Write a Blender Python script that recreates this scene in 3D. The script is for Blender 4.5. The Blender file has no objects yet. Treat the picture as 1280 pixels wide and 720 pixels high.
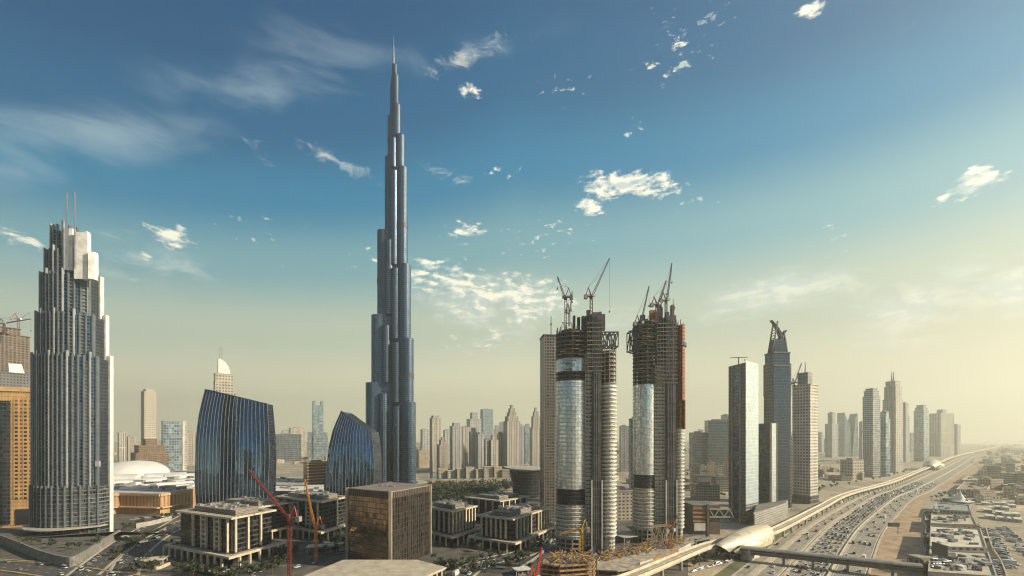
import bpy, math, random
from mathutils import Vector, Matrix
random.seed(7)
R = math.radians
sc = bpy.context.scene
COL = sc.collection

# ------------------------------------------------------------------ camera, sky, sun, exposure
F, H, HY = 540.0, 100.0, 546.0        # focal length in photo pixels, eye height, horizon row
cam_d = bpy.data.cameras.new("camera")
cam_d.sensor_width = 36.0
cam_d.lens = 36.0 * F / 1280.0
cam_d.shift_y = (HY - 360.0) / 1280.0
cam_d.clip_start, cam_d.clip_end = 1.0, 30000.0
cam = bpy.data.objects.new("camera", cam_d)
COL.objects.link(cam)
cam.location = (0, 0, H)
cam.rotation_euler = (R(90), 0, 0)
sc.camera = cam

SUN_AZ, SUN_EL = R(101), R(27)         # azimuth from +Y towards +X
sun_vec = Vector((math.sin(SUN_AZ) * math.cos(SUN_EL), math.cos(SUN_AZ) * math.cos(SUN_EL), math.sin(SUN_EL)))
sd = bpy.data.lights.new("sun", 'SUN')
sd.energy, sd.angle, sd.color = 5.0, R(0.6), (1.0, 0.88, 0.68)
so = bpy.data.objects.new("sun", sd)
COL.objects.link(so)
so.rotation_euler = (-sun_vec).to_track_quat('-Z', 'Y').to_euler()

sc.view_settings.view_transform = 'Standard'
sc.view_settings.look = 'None'
sc.view_settings.exposure = 0.68
sc.view_settings.gamma = 1.0
sc.view_settings.use_curve_mapping = False
cy = sc.cycles
cy.max_bounces, cy.diffuse_bounces, cy.glossy_bounces = 5, 2, 3
cy.transmission_bounces, cy.transparent_max_bounces, cy.volume_bounces = 2, 4, 1
cy.caustics_reflective = cy.caustics_refractive = False
cy.use_denoising = True
cy.use_adaptive_sampling = True
cy.adaptive_threshold = 0.01
cy.filter_width = 1.15


def S(r, g, b):
    def c(v):
        v /= 255.0
        return v / 12.92 if v <= 0.04045 else ((v + 0.055) / 1.055) ** 2.4
    return (c(r), c(g), c(b))


class NT:
    """tiny node-tree writer"""
    def __init__(s, nt):
        s.t = nt
        nt.nodes.clear()

    def n(s, typ, **kw):
        nd = s.t.nodes.new(typ)
        ins = kw.pop('ins', {})
        for k, v in kw.items():
            setattr(nd, k, v)
        for k, v in ins.items():
            s.put(nd.inputs[k], v)
        return nd

    def put(s, sock, v):
        if isinstance(v, bpy.types.NodeSocket):
            s.t.links.new(v, sock)
        elif isinstance(v, bpy.types.Node):
            s.t.links.new(v.outputs[0], sock)
        else:
            sock.default_value = v

    def m(s, op, a, b=0.0, c=0.0, clamp=False):
        nd = s.t.nodes.new('ShaderNodeMath')
        nd.operation = op
        nd.use_clamp = clamp
        s.put(nd.inputs[0], a)
        s.put(nd.inputs[1], b)
        s.put(nd.inputs[2], c)
        return nd.outputs[0]

    def mix(s, f, a, b, typ='RGBA', blend='MIX'):
        nd = s.t.nodes.new('ShaderNodeMix')
        nd.data_type = typ
        if typ == 'RGBA':
            nd.blend_type = blend
            i = (0, 6, 7)
            o = 2
        else:
            i = (0, 2, 3)
            o = 0
        for k, v in zip(i, (f, a, b)):
            if isinstance(v, tuple) and len(v) == 3:
                v = (*v, 1.0)
            s.put(nd.inputs[k], v)
        return nd.outputs[o]

    def step(s, v, lo, hi, a=0.0, b=1.0):
        nd = s.t.nodes.new('ShaderNodeMapRange')
        nd.interpolation_type = 'SMOOTHSTEP'
        for k, x in enumerate((v, lo, hi, a, b)):
            s.put(nd.inputs[k], x)
        return nd.outputs[0]

    def noise(s, vec, scale, detail=2.0, rough=0.5, dim='3D', dist=0.0):
        nd = s.n('ShaderNodeTexNoise', noise_dimensions=dim)
        if vec is not None:
            s.put(nd.inputs['Vector'], vec)
        nd.inputs['Scale'].default_value = scale
        nd.inputs['Detail'].default_value = detail
        nd.inputs['Roughness'].default_value = rough
        nd.inputs['Distortion'].default_value = dist
        return nd.outputs['Fac']


def sky_dir(px, py):
    az = math.atan((px - 640) / F)
    return az, math.atan((HY - py) / F * math.cos(az))


def build_world():
    w = bpy.data.worlds.new("World")
    sc.world = w
    w.use_nodes = True
    g = NT(w.node_tree)
    out = g.n('ShaderNodeOutputWorld')
    bg = g.n('ShaderNodeBackground')
    bg.inputs['Strength'].default_value = 0.1
    g.t.links.new(bg.outputs[0], out.inputs['Surface'])
    sky = g.n('ShaderNodeTexSky', sky_type='NISHITA')
    sky.sun_disc = False
    sky.sun_elevation, sky.sun_rotation = SUN_EL, SUN_AZ
    sky.air_density, sky.dust_density, sky.ozone_density = 1.0, 2.0, 2.0
    tc = g.n('ShaderNodeTexCoord')
    sep = g.n('ShaderNodeSeparateXYZ', ins={0: tc.outputs['Generated']})
    x, y, z = sep.outputs
    el = g.m('ARCSINE', z)
    az = g.m('ARCTAN2', x, y)
    # the air thickens towards the sun side: the same colours sit higher there
    left = g.m('MAXIMUM', g.m('MULTIPLY', az, -1.0), 0.0)
    left = g.m('MINIMUM', left, 1.2)
    right = g.m('MINIMUM', g.m('MAXIMUM', az, 0.0), 1.2)
    fac = g.m('ADD', g.m('MULTIPLY_ADD', left, SKY_LEFT, 1.0), g.m('MULTIPLY', right, SKY_RIGHT))
    # and the sky behind the viewpoint, away from the dust, is a clearer blue
    behind = g.step(y, 0.15, -0.55)
    fac = g.m('MULTIPLY', fac, g.m('MULTIPLY_ADD', behind, 1.3, 1.0))
    eff = g.m('DIVIDE', g.m('ADD', g.m('MULTIPLY', el, fac), g.m('MULTIPLY', behind, R(11))), R(60), clamp=True)
    ramp = g.n('ShaderNodeValToRGB', ins={0: eff})
    cr = ramp.color_ramp
    cr.interpolation = 'EASE'
    for k, (deg, c) in enumerate(SKY_STOPS):
        e = cr.elements[k] if k < 2 else cr.elements.new(deg / 60)
        e.position = deg / 60
        e.color = (*c, 1)
    grad = g.n('ShaderNodeVectorMath', operation='SCALE', ins={0: ramp.outputs[0]})
    g.put(grad.inputs['Scale'], g.m("MULTIPLY_ADD", g.m("MULTIPLY", right, g.step(eff, 0.1, 0.42, 1.0, -0.55)), -4.6, 14.4))
    base = g.mix(SKY_NISHITA, grad.outputs[0], sky.outputs[0])
    q = g.n('ShaderNodeCombineXYZ', ins={0: az, 1: el}).outputs[0]

    def cover(blobs):
        acc = None
        for (px, py, a, b, rot, amp) in blobs:      # centre and half axes in photo pixels, turned into angles
            u, v = sky_dir(px, py)
            u1, v1 = sky_dir(px + a, py)
            u2, v2 = sky_dir(px, py - b)
            mp = g.n('ShaderNodeMapping', vector_type='TEXTURE', ins={0: q})
            mp.inputs['Location'].default_value = (u, v, 0)
            mp.inputs['Rotation'].default_value = (0, 0, R(rot))
            mp.inputs['Scale'].default_value = (abs(u1 - u), abs(v2 - v), 1)
            ln = g.n('ShaderNodeVectorMath', operation='LENGTH', ins={0: mp.outputs[0]}).outputs['Value']
            c = g.m('MULTIPLY_ADD', ln, -amp, amp)
            acc = c if acc is None else g.m('MAXIMUM', acc, c)
        return g.m('MAXIMUM', acc, 0.0)

    sc1 = g.n('ShaderNodeVectorMath', operation='MULTIPLY', ins={0: q, 1: (1.0, 2.3, 1)}).outputs[0]
    n1 = g.noise(sc1, 13.0, 9.0, 0.62, dist=0.25)
    n1b = g.noise(g.n('ShaderNodeVectorMath', operation='ADD', ins={0: sc1, 1: (0.012, 0.016, 0)}).outputs[0], 13.0, 9.0, 0.62, dist=0.25)
    nfine = g.noise(sc1, 34.0, 7.0, 0.65, dist=0.3)
    puffs = cover(PUFFS)
    specks = cover(SPECKS)
    nmix = g.mix(0.45, n1, nfine, 'FLOAT')
    d1 = g.step(g.m('ADD', g.m('MULTIPLY', puffs, 1.25), g.m('MULTIPLY_ADD', nmix, 4.2, -2.45)), 0.0, 0.5)
    d1 = g.m('MULTIPLY', d1, g.step(puffs, 0.0, 0.12))
    d2 = g.step(g.m('ADD', g.m('MULTIPLY', specks, 0.9), g.m('MULTIPLY_ADD', nfine, 3.8, -2.45)), 0.0, 0.4)
    d2 = g.m('MULTIPLY', d2, g.step(specks, 0.0, 0.1))
    mp = g.n('ShaderNodeMapping', ins={0: q})
    mp.inputs['Rotation'].default_value = (0, 0, R(-24))
    mp.inputs['Scale'].default_value = (2.2, 8.0, 1)
    n3 = g.noise(mp.outputs[0], 2.3, 7.0, 0.6, dist=0.5)
    veil = cover(VEILS)
    d3 = g.m('MULTIPLY', g.step(g.m('ADD', veil, g.m('MULTIPLY_ADD', n3, 1.9, -1.1)), 0.0, 1.3), 0.46)
    d3 = g.m('MULTIPLY', d3, g.step(veil, 0.0, 0.5))
    wisp = cover(WISPS)
    mp2 = g.n('ShaderNodeMapping', ins={0: q})
    mp2.inputs['Rotation'].default_value = (0, 0, R(12))
    mp2.inputs['Scale'].default_value = (1.0, 2.2, 1)
    n4 = g.noise(mp2.outputs[0], 17.0, 9.0, 0.68, dist=0.9)
    d4 = g.m('MULTIPLY', g.step(g.m('ADD', wisp, g.m('MULTIPLY_ADD', n4, 3.0, -1.9)), 0.0, 0.9), 0.55)
    d4 = g.m('MULTIPLY', d4, g.step(wisp, 0.0, 0.3))
    bank = cover(BANKS)
    n5 = g.noise(sc1, 8.5, 10.0, 0.66, dist=0.5)
    d5 = g.m('MULTIPLY', g.step(g.m('ADD', bank, g.m('MULTIPLY_ADD', n5, 2.4, -1.3)), 0.0, 1.0), 0.7)
    d5 = g.m('MULTIPLY', d5, g.step(bank, 0.0, 0.35))
    lit = g.step(g.m('SUBTRACT', n1, n1b), -0.06, 0.07)
    white = g.n('ShaderNodeVectorMath', operation='SCALE',
                ins={0: g.mix(lit, CLOUD_DIM, CLOUD_LIT)})
    white.inputs['Scale'].default_value = 10.0
    thin = g.n('ShaderNodeVectorMath', operation='SCALE', ins={0: CLOUD_THIN})
    thin.inputs['Scale'].default_value = 10.0
    c = g.mix(d3, base, thin.outputs[0])
    c = g.mix(d5, c, g.mix(0.65, thin.outputs[0], white.outputs[0]))
    c = g.mix(d4, c, white.outputs[0])
    c = g.mix(g.m('MAXIMUM', d1, g.m('MULTIPLY', d2, 0.8)), c, white.outputs[0])
    g.put(bg.inputs['Color'], c)


SKY_LEFT, SKY_RIGHT, SKY_NISHITA = 0.5, 0.08, 0.03
SKY_STOPS = [(0, (.52, .47, .305)), (6, (.48, .445, .295)), (15, (.26, .30, .23)), (24, (.085, .19, .215)),
             (32, (.004, .098, .178)), (40, (.0, .054, .122)), (50, (.0, .036, .095)), (60, (.0, .03, .085))]
CLOUD_LIT, CLOUD_DIM, CLOUD_THIN = S(232, 226, 204), S(180, 190, 184), S(176, 192, 194)
PUFFS = [(785, 232, 88, 30, -6, 0.95), (735, 258, 34, 14, -12, 0.7), (1212, 228, 60, 30, 10, 0.75), (1180, 248, 24, 12, 10, 0.6),
         (212, 296, 40, 24, -14, 0.7), (182, 319, 26, 10, -10, 0.6), (225, 286, 22, 12, -10, 0.7),
         (560, 350, 70, 36, 0, 0.7), (640, 372, 120, 44, 0, 0.75), (525, 340, 40, 20, 10, 0.6), (610, 430, 90, 26, 0, 0.4),
         (1020, 8, 36, 16, 0, 0.7), (30, 300, 70, 18, -8, 0.5), (590, 115, 22, 14, 0, 0.65), (575, 290, 46, 20, 0, 0.45)]
SPECKS = [(850, 60, 80, 80, 0, 0.55), (890, 15, 50, 30, 0, 0.6), (700, 110, 60, 40, 0, 0.4), (1040, 300, 120, 40, 0, 0.35),
          (800, 160, 30, 20, 0, 0.55), (620, 210, 40, 22, 0, 0.5), (340, 300, 90, 40, 0, 0.4), (680, 290, 120, 50, 0, 0.45),
          (460, 320, 60, 40, 0, 0.4), (880, 250, 50, 22, 0, 0.5)]
VEILS = [(120, 170, 260, 70, 22, 1.0), (330, 110, 240, 60, 18, 0.75), (20, 215, 140, 50, 20, 0.8), (440, 70, 260, 60, 4, 0.55),
         (1130, 40, 200, 90, 20, 0.35), (30, 320, 120, 50, 0, 0.5), (620, 60, 160, 40, 8, 0.4)]
WISPS = [(585, 72, 92, 27, 14, 1.0), (320, 186, 40, 18, -20, 0.8), (420, 200, 90, 20, -10, 0.85), (565, 222, 80, 18, -14, 0.7),
         (130, 290, 90, 20, 0, 0.5), (190, 355, 60, 14, 0, 0.6), (270, 440, 120, 20, -4, 0.4)]
BANKS = [(960, 372, 160, 44, 4, 1.0), (1130, 395, 180, 64, 8, 0.95), (1270, 360, 120, 74, 20, 1.0), (1220, 330, 120, 50, 25, 0.6), (760, 400, 150, 30, 0, 0.5),
         (620, 385, 160, 60, 0, 0.9), (180, 330, 120, 40, 0, 0.6)]
HAZE_COL, HAZE_D, HAZE_G = (0.88, 0.88, 0.78), 1.75e-4, 0.62
build_world()

# ------------------------------------------------------------------ pixel <-> place
def P(px, py, z=0.0):
    k = (H - z) / (py - HY)
    return ((px - 640) * k, F * k)


def Zat(py, D):
    return H + (HY - py) * D / F


# ------------------------------------------------------------------ materials
MATS = {}


def mat(name, col, rough=0.7, metal=0.0, var=0.22, vs=0.15, bump=0.0):
    """plain surface with soft patches of wear"""
    if name in MATS:
        return MATS[name]
    m = bpy.data.materials.new(name)
    m.use_nodes = True
    g = NT(m.node_tree)
    out = g.n('ShaderNodeOutputMaterial')
    b = g.n('ShaderNodeBsdfPrincipled')
    g.t.links.new(b.outputs[0], out.inputs[0])
    tc = g.n('ShaderNodeTexCoord')
    nz = g.noise(tc.outputs['Object'], vs, 5.0, 0.65)
    k = g.step(nz, 0.3, 0.7, 1 - var, 1 + var * 0.6)
    c = g.n('ShaderNodeVectorMath', operation='SCALE', ins={0: col})
    g.put(c.inputs['Scale'], k)
    g.put(b.inputs['Base Color'], c.outputs[0])
    b.inputs['Roughness'].default_value = rough
    b.inputs['Metallic'].default_value = metal
    MATS[name] = m
    return m


def facade(name, wall, glass, floor=3.6, bay=3.0, fw=0.7, fh=0.6, gm=0.35, grough=0.12, wrough=0.7, wmetal=0.0,
           var=0.6, pier=0, pierw=0.3, band=0, bandw=0.2, tilt=0.012):
    """a wall with a regular grid of windows: UV is metres along the wall and metres up"""
    if name in MATS:
        return MATS[name]
    m = bpy.data.materials.new(name)
    m.use_nodes = True
    g = NT(m.node_tree)
    out = g.n('ShaderNodeOutputMaterial')
    b = g.n('ShaderNodeBsdfPrincipled')
    g.t.links.new(b.outputs[0], out.inputs[0])
    uv = g.n('ShaderNodeUVMap')
    sp = g.n('ShaderNodeSeparateXYZ', ins={0: uv.outputs[0]})
    u = g.m('DIVIDE', sp.outputs[0], bay)
    v = g.m('DIVIDE', sp.outputs[1], floor)
    mu = g.m('LESS_THAN', g.m('ABSOLUTE', g.m('SUBTRACT', g.m('FRACT', u), 0.5)), fw / 2)
    mv = g.m('LESS_THAN', g.m('ABSOLUTE', g.m('SUBTRACT', g.m('FRACT', v), 0.5)), fh / 2)
    mask = g.m('MULTIPLY', mu, mv)
    if pier:
        mp = g.m('GREATER_THAN', g.m('FRACT', g.m('DIVIDE', sp.outputs[0], pier)), pierw)
        mask = g.m('MULTIPLY', mask, mp)
    if band:
        mb = g.m('GREATER_THAN', g.m('FRACT', g.m('DIVIDE', sp.outputs[1], band)), bandw)
        mask = g.m('MULTIPLY', mask, mb)
    cell = g.n('ShaderNodeCombineXYZ', ins={0: g.m('FLOOR', u), 1: g.m('FLOOR', v)})
    wn = g.n('ShaderNodeTexWhiteNoise', noise_dimensions='2D', ins={0: cell.outputs[0]})
    rnd = wn.outputs['Value']
    lo = tuple(c * (1 - var) for c in glass)
    hi = tuple(min(1.0, c * (1 + var)) for c in glass)
    gc = g.mix(g.m('POWER', rnd, 1.6), lo, hi)
    blind = g.m('MULTIPLY', g.m('GREATER_THAN', g.n('ShaderNodeSeparateColor', ins={0: wn.outputs['Color']}).outputs[1], 0.9), 0.5)
    gc = g.mix(blind, gc, tuple(0.6 * c + 0.07 for c in wall))
    tc = g.n('ShaderNodeTexCoord')
    su = g.n('ShaderNodeVectorMath', operation='MULTIPLY', ins={0: uv.outputs[0], 1: (0.5, 0.012, 1)})
    streak = g.step(g.noise(su.outputs[0], 1.0, 4.0, 0.6), 0.3, 0.7, 0.82, 1.12)
    nz = g.noise(tc.outputs['Object'], 0.06, 5.0, 0.6)
    wc = g.n('ShaderNodeVectorMath', operation='SCALE', ins={0: wall})
    g.put(wc.inputs['Scale'], g.m('MULTIPLY', streak, g.step(nz, 0.3, 0.7, 0.8, 1.1)))
    g.put(b.inputs['Base Color'], g.mix(mask, wc.outputs[0], gc))
    g.put(b.inputs['Metallic'], g.mix(mask, wmetal, gm, 'FLOAT'))
    g.put(b.inputs['Roughness'], g.mix(mask, wrough, grough, 'FLOAT'))
    if tilt:                                   # panes never sit quite in one plane
        geo = g.n('ShaderNodeNewGeometry')
        dv = g.n('ShaderNodeVectorMath', operation='SUBTRACT', ins={0: wn.outputs['Color'], 1: (0.5, 0.5, 0.5)})
        ds = g.n('ShaderNodeVectorMath', operation='SCALE', ins={0: dv.outputs[0]})
        g.put(ds.inputs['Scale'], g.m('MULTIPLY', mask, tilt * 2))
        ad = g.n('ShaderNodeVectorMath', operation='ADD', ins={0: geo.outputs['Normal'], 1: ds.outputs[0]})
        nn = g.n('ShaderNodeVectorMath', operation='NORMALIZE', ins={0: ad.outputs[0]})
        g.put(b.inputs['Normal'], nn.outputs[0])
    MATS[name] = m
    return m


# ------------------------------------------------------------------ mesh building
def rect(x0, x1, y0, y1):
    return [(x0, y0), (x1, y0), (x1, y1), (x0, y1)]


def ell(cx, cy, a, b, n=28, a0=0.0, a1=360.0):
    full = abs(a1 - a0) >= 359.9
    m = n if full else n + 1
    return [(cx + a * math.cos(R(a0 + (a1 - a0) * i / n)), cy + b * math.sin(R(a0 + (a1 - a0) * i / n))) for i in range(m)]


def grow(poly, o):
    n = len(poly)
    res = []
    for i in range(n):
        p0, p1, p2 = Vector(poly[i - 1]), Vector(poly[i]), Vector(poly[(i + 1) % n])
        d1, d2 = (p1 - p0).normalized(), (p2 - p1).normalized()
        n1, n2 = Vector((d1.y, -d1.x)), Vector((d2.y, -d2.x))
        b = n1 + n2
        if b.length < 1e-6:
            b = n1
        b.normalize()
        k = o / max(0.45, b.dot(n1))
        res.append((p1.x + b.x * k, p1.y + b.y * k))
    return res


class MB:
    def __init__(s):
        s.v, s.f, s.uv, s.mi = [], [], [], []

    def face(s, pts, uv=None, m=0):
        i = len(s.v)
        s.v.extend(tuple(p) for p in pts)
        s.f.append(tuple(range(i, i + len(pts))))
        s.uv.append(uv or [(p[0], p[1]) for p in pts])
        s.mi.append(m)

    def mesh_faces(s, verts, faces, m=0):
        i = len(s.v)
        s.v.extend(tuple(p) for p in verts)
        for f in faces:
            s.f.append(tuple(i + k for k in f))
            s.uv.append([(verts[k][0], verts[k][2]) for k in f])
            s.mi.append(m)

    def prism(s, poly, z0, z1, m=0, mt=None, top=True, bottom=False, poly2=None, u0=0.0):
        n = len(poly)
        p2 = poly2 or poly
        i = len(s.v)
        s.v.extend((x, y, z0) for x, y in poly)
        s.v.extend((x, y, z1) for x, y in p2)
        u = u0
        for k in range(n):
            k2 = (k + 1) % n
            L = math.dist(poly[k], poly[k2])
            s.f.append((i + k, i + k2, i + n + k2, i + n + k))
            s.uv.append([(u, z0), (u + L, z0), (u + L, z1), (u, z1)])
            s.mi.append(m)
            u += L
        mt = m if mt is None else mt
        if top:
            s.f.append(tuple(i + n + k for k in range(n)))
            s.uv.append([p for p in p2])
            s.mi.append(mt)
        if bottom:
            s.f.append(tuple(i + k for k in reversed(range(n))))
            s.uv.append([p for p in reversed(poly)])
            s.mi.append(mt)

    def box(s, x0, x1, y0, y1, z0, z1, m=0, mt=None):
        s.prism(rect(x0, x1, y0, y1), z0, z1, m, mt, True, True)

    def slabs(s, poly, z0, z1, step, th, off=0.0, m=0):
        z = z0
        p = grow(poly, off) if off else poly
        while z <= z1 + 1e-3:
            s.prism(p, z, z + th, m, None, True, True)
            z += step

    def bar(s, a, b, w=0.3, m=0, n=4, w2=None):
        a, b = Vector(a), Vector(b)
        d = (b - a)
        if d.length < 1e-5:
            return
        d.normalize()
        up = Vector((0, 0, 1)) if abs(d.z) < 0.95 else Vector((0, 1, 0))
        u = d.cross(up).normalized()
        v = u.cross(d).normalized()
        w2 = w if w2 is None else w2
        i = len(s.v)
        for p, ww in ((a, w), (b, w2)):
            for k in range(n):
                t = 2 * math.pi * (k + 0.5) / n
                q = p + (u * math.cos(t) + v * math.sin(t)) * ww * 0.5 * (1.414 if n == 4 else 1)
                s.v.append(tuple(q))
        for k in range(n):
            k2 = (k + 1) % n
            s.f.append((i + k2, i + k, i + n + k, i + n + k2))
            s.uv.append([(0, 0), (1, 0), (1, 1), (0, 1)])
            s.mi.append(m)
        s.f.append(tuple(i + k for k in range(n)))
        s.uv.append([(0, 0)] * n)
        s.mi.append(m)
        s.f.append(tuple(i + n + k for k in reversed(range(n))))
        s.uv.append([(0, 0)] * n)
        s.mi.append(m)

    def lattice(s, a, b, w, w2=None, seg=None, t=0.3, m=0):
        a, b = Vector(a), Vector(b)
        d = b - a
        L = d.length
        d.normalize()
        up = Vector((0, 0, 1)) if abs(d.z) < 0.9 else Vector((0, 1, 0))
        u = d.cross(up).normalized()
        v = u.cross(d).normalized()
        w2 = w if w2 is None else w2
        seg = seg or max(2, int(L / (w * 1.4)))
        def c(i, k):
            f = i / seg
            ww = (w + (w2 - w) * f) / 2
            sx, sy = ((-1, -1), (1, -1), (1, 1), (-1, 1))[k]
            return a + d * L * f + u * sx * ww + v * sy * ww
        for k in range(4):
            s.bar(c(0, k), c(seg, k), t, m)
        for i in range(seg):
            for k in range(4):
                k2 = (k + 1) % 4
                s.bar(c(i, k), c(i + 1, k2) if i % 2 else c(i + 1, k2), t * 0.7, m)

    def loft(s, rings, m=0, closed=True, caps=True):
        """rings: lists of 3-D points, the same count in each"""
        n = len(rings[0])
        i = len(s.v)
        for r in rings:
            s.v.extend(tuple(p) for p in r)
        vv = 0.0
        for j in range(len(rings) - 1):
            dv = (Vector(rings[j + 1][0]) - Vector(rings[j][0])).length
            u = 0.0
            for k in range(n if closed else n - 1):
                k2 = (k + 1) % n
                L = (Vector(rings[j][k2]) - Vector(rings[j][k])).length
                s.f.append((i + j * n + k, i + j * n + k2, i + (j + 1) * n + k2, i + (j + 1) * n + k))
                s.uv.append([(u, vv), (u + L, vv), (u + L, vv + dv), (u, vv + dv)])
                s.mi.append(m)
                u += L
            vv += dv
        if caps and closed:
            s.f.append(tuple(i + k for k in reversed(range(n))))
            s.uv.append([(0, 0)] * n)
            s.mi.append(m)
            o = i + (len(rings) - 1) * n
            s.f.append(tuple(o + k for k in range(n)))
            s.uv.append([(0, 0)] * n)
            s.mi.append(m)

    def mesh(s, name, mats, smooth=False):
        me = bpy.data.meshes.new(name)
        me.from_pydata(s.v, [], s.f)
        uvl = me.uv_layers.new(name="UVMap")
        flat = [c for f in s.uv for p in f for c in p]
        uvl.data.foreach_set('uv', flat)
        me.polygons.foreach_set('material_index', s.mi)
        if smooth:
            me.polygons.foreach_set('use_smooth', [True] * len(s.f))
        for mm in (mats if isinstance(mats, (list, tuple)) else [mats]):
            me.materials.append(mm)
        me.update()
        return me


def link(name, me, parent=None, loc=None, rz=0.0):
    o = bpy.data.objects.new(name, me)
    COL.objects.link(o)
    if parent:
        o.parent = parent
    if loc is not None:
        o.location = loc if len(loc) == 3 else (loc[0], loc[1], 0.0)
    if rz:
        o.rotation_euler = (0, 0, rz)
    return o


def tag(o, label, cat, group=None):
    o['label'] = label
    o['category'] = cat
    if group:
        o['group'] = group
    return o


def thing(name, label, cat, loc=(0, 0, 0), rz=0.0, group=None):
    return tag(link(name, None, None, loc, rz), label, cat, group)


def part(name, mb, mats, parent, label=None, smooth=False, loc=None):
    o = link(name, mb.mesh(name, mats, smooth), parent, loc)
    if label:
        o['label'] = label
    return o


def solo(name, mb, mats, label, cat, loc=None, rz=0.0, group=None, smooth=False):
    return tag(link(name, mb.mesh(name, mats, smooth), None, loc, rz), label, cat, group)


def struct(name, mb, mats, kind='structure'):
    o = link(name, mb.mesh(name, mats))
    o['kind'] = kind
    return o


def dup(o, loc, rz=0.0, label=None, group=None, scale=None):
    c = o.copy()
    COL.objects.link(c)
    c.location = loc
    c.rotation_euler = (0, 0, rz)
    if scale:
        c.scale = scale if isinstance(scale, tuple) else (scale,) * 3
    if label:
        c['label'] = label
    if group:
        c['group'] = group
    for ch in [k for k in KIDS.get(o.name, [])]:
        d = ch.copy()
        COL.objects.link(d)
        d.parent = c
    return c


KIDS = {}


def remember(o):
    KIDS[o.name] = [c for c in COL.objects if c.parent == o]
    return o


def spline(pts, n=8):
    out = []
    for i in range(len(pts) - 1):
        p0 = Vector(pts[max(0, i - 1)])
        p1, p2 = Vector(pts[i]), Vector(pts[i + 1])
        p3 = Vector(pts[min(len(pts) - 1, i + 2)])
        for k in range(n):
            t = k / n
            out.append(tuple(0.5 * ((2 * p1) + (p2 - p0) * t + (2 * p0 - 5 * p1 + 4 * p2 - p3) * t * t + (3 * p1 - p0 - 3 * p2 + p3) * t ** 3)))
    out.append(tuple(pts[-1]))
    return out


def offs(pts, o):
    """move a polyline sideways; + is to its right"""
    res = []
    for i in range(len(pts)):
        a, b = Vector(pts[max(0, i - 1)][:2]), Vector(pts[min(len(pts) - 1, i + 1)][:2])
        d = (b - a).normalized()
        res.append((pts[i][0] + d.y * o, pts[i][1] - d.x * o))
    return res


def along(pts, s0, s1, step):
    """points and headings every step metres"""
    out, acc, nxt = [], 0.0, s0
    for i in range(len(pts) - 1):
        a, b = Vector(pts[i][:2]), Vector(pts[i + 1][:2])
        L = (b - a).length
        while nxt <= acc + L and nxt <= s1:
            q = a + (b - a) * ((nxt - acc) / L)
            out.append((q.x, q.y, math.atan2(b.y - a.y, b.x - a.x)))
            nxt += step() if callable(step) else step
        acc += L
    return out


def ribbon(mb, pts, o0, o1, z, m=0, z1=None):
    a, b = offs(pts, o0), offs(pts, o1)
    u = 0.0
    for i in range(len(pts) - 1):
        L = math.dist(a[i], a[i + 1])
        if z1 is None:
            mb.face([(*b[i], z), (*b[i + 1], z), (*a[i + 1], z), (*a[i], z)], [(u, o1), (u + L, o1), (u + L, o0), (u, o0)], m)
        else:
            lo = [(*b[i], z), (*b[i + 1], z), (*a[i + 1], z), (*a[i], z)]
            hi = [(p[0], p[1], z1) for p in lo]
            mb.face(hi, None, m)
            mb.face([lo[0], hi[0], hi[1], lo[1]][::-1], None, m)
            mb.face([lo[3], hi[3], hi[2], lo[2]], None, m)
            mb.face(lo[::-1], None, m)
        u += L

# ------------------------------------------------------------------ palette
CREAM = mat("cream_stone", (0.64, 0.54, 0.39))
WHITE = mat("white_render", (0.72, 0.69, 0.62), 0.55)
PALE = mat("pale_concrete", (0.42, 0.39, 0.33), 0.8)
GREY = mat("grey_concrete", (0.27, 0.26, 0.24), 0.85)
DARK = mat("dark_metal", (0.035, 0.037, 0.04), 0.5)
CHAR = mat("charcoal_panel", (0.06, 0.065, 0.07), 0.5)
STEEL = mat("brushed_steel", (0.55, 0.56, 0.57), 0.32, 0.85)
RUST = mat("rusty_formwork", (0.30, 0.13, 0.05), 0.85, var=0.5, vs=0.4)
WOOD = mat("plywood_hoarding", (0.36, 0.21, 0.10), 0.8, var=0.4, vs=0.4)
ROOF = mat("gravel_roof", (0.36, 0.32, 0.26), 0.9, var=0.3, vs=0.1)
ROOFD = mat("dark_roof", (0.16, 0.15, 0.14), 0.9, var=0.4, vs=0.08)
RED = mat("red_crane_paint", (0.30, 0.035, 0.035), 0.5)
ORANGE = mat("orange_crane_paint", (0.62, 0.22, 0.03), 0.5)
YELLOW = mat("yellow_crane_paint", (0.62, 0.36, 0.05), 0.5)
CRANEP = mat("maroon_crane_paint", (0.14, 0.05, 0.08), 0.5)
CRANEW = mat("grey_crane_paint", (0.13, 0.13, 0.14), 0.5)
GLASS = mat("dark_glass", (0.10, 0.13, 0.15), 0.08, 0.7, var=0.1)
GLASSB = mat("black_glass", (0.035, 0.042, 0.05), 0.1, 0.35, var=0.15)

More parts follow.
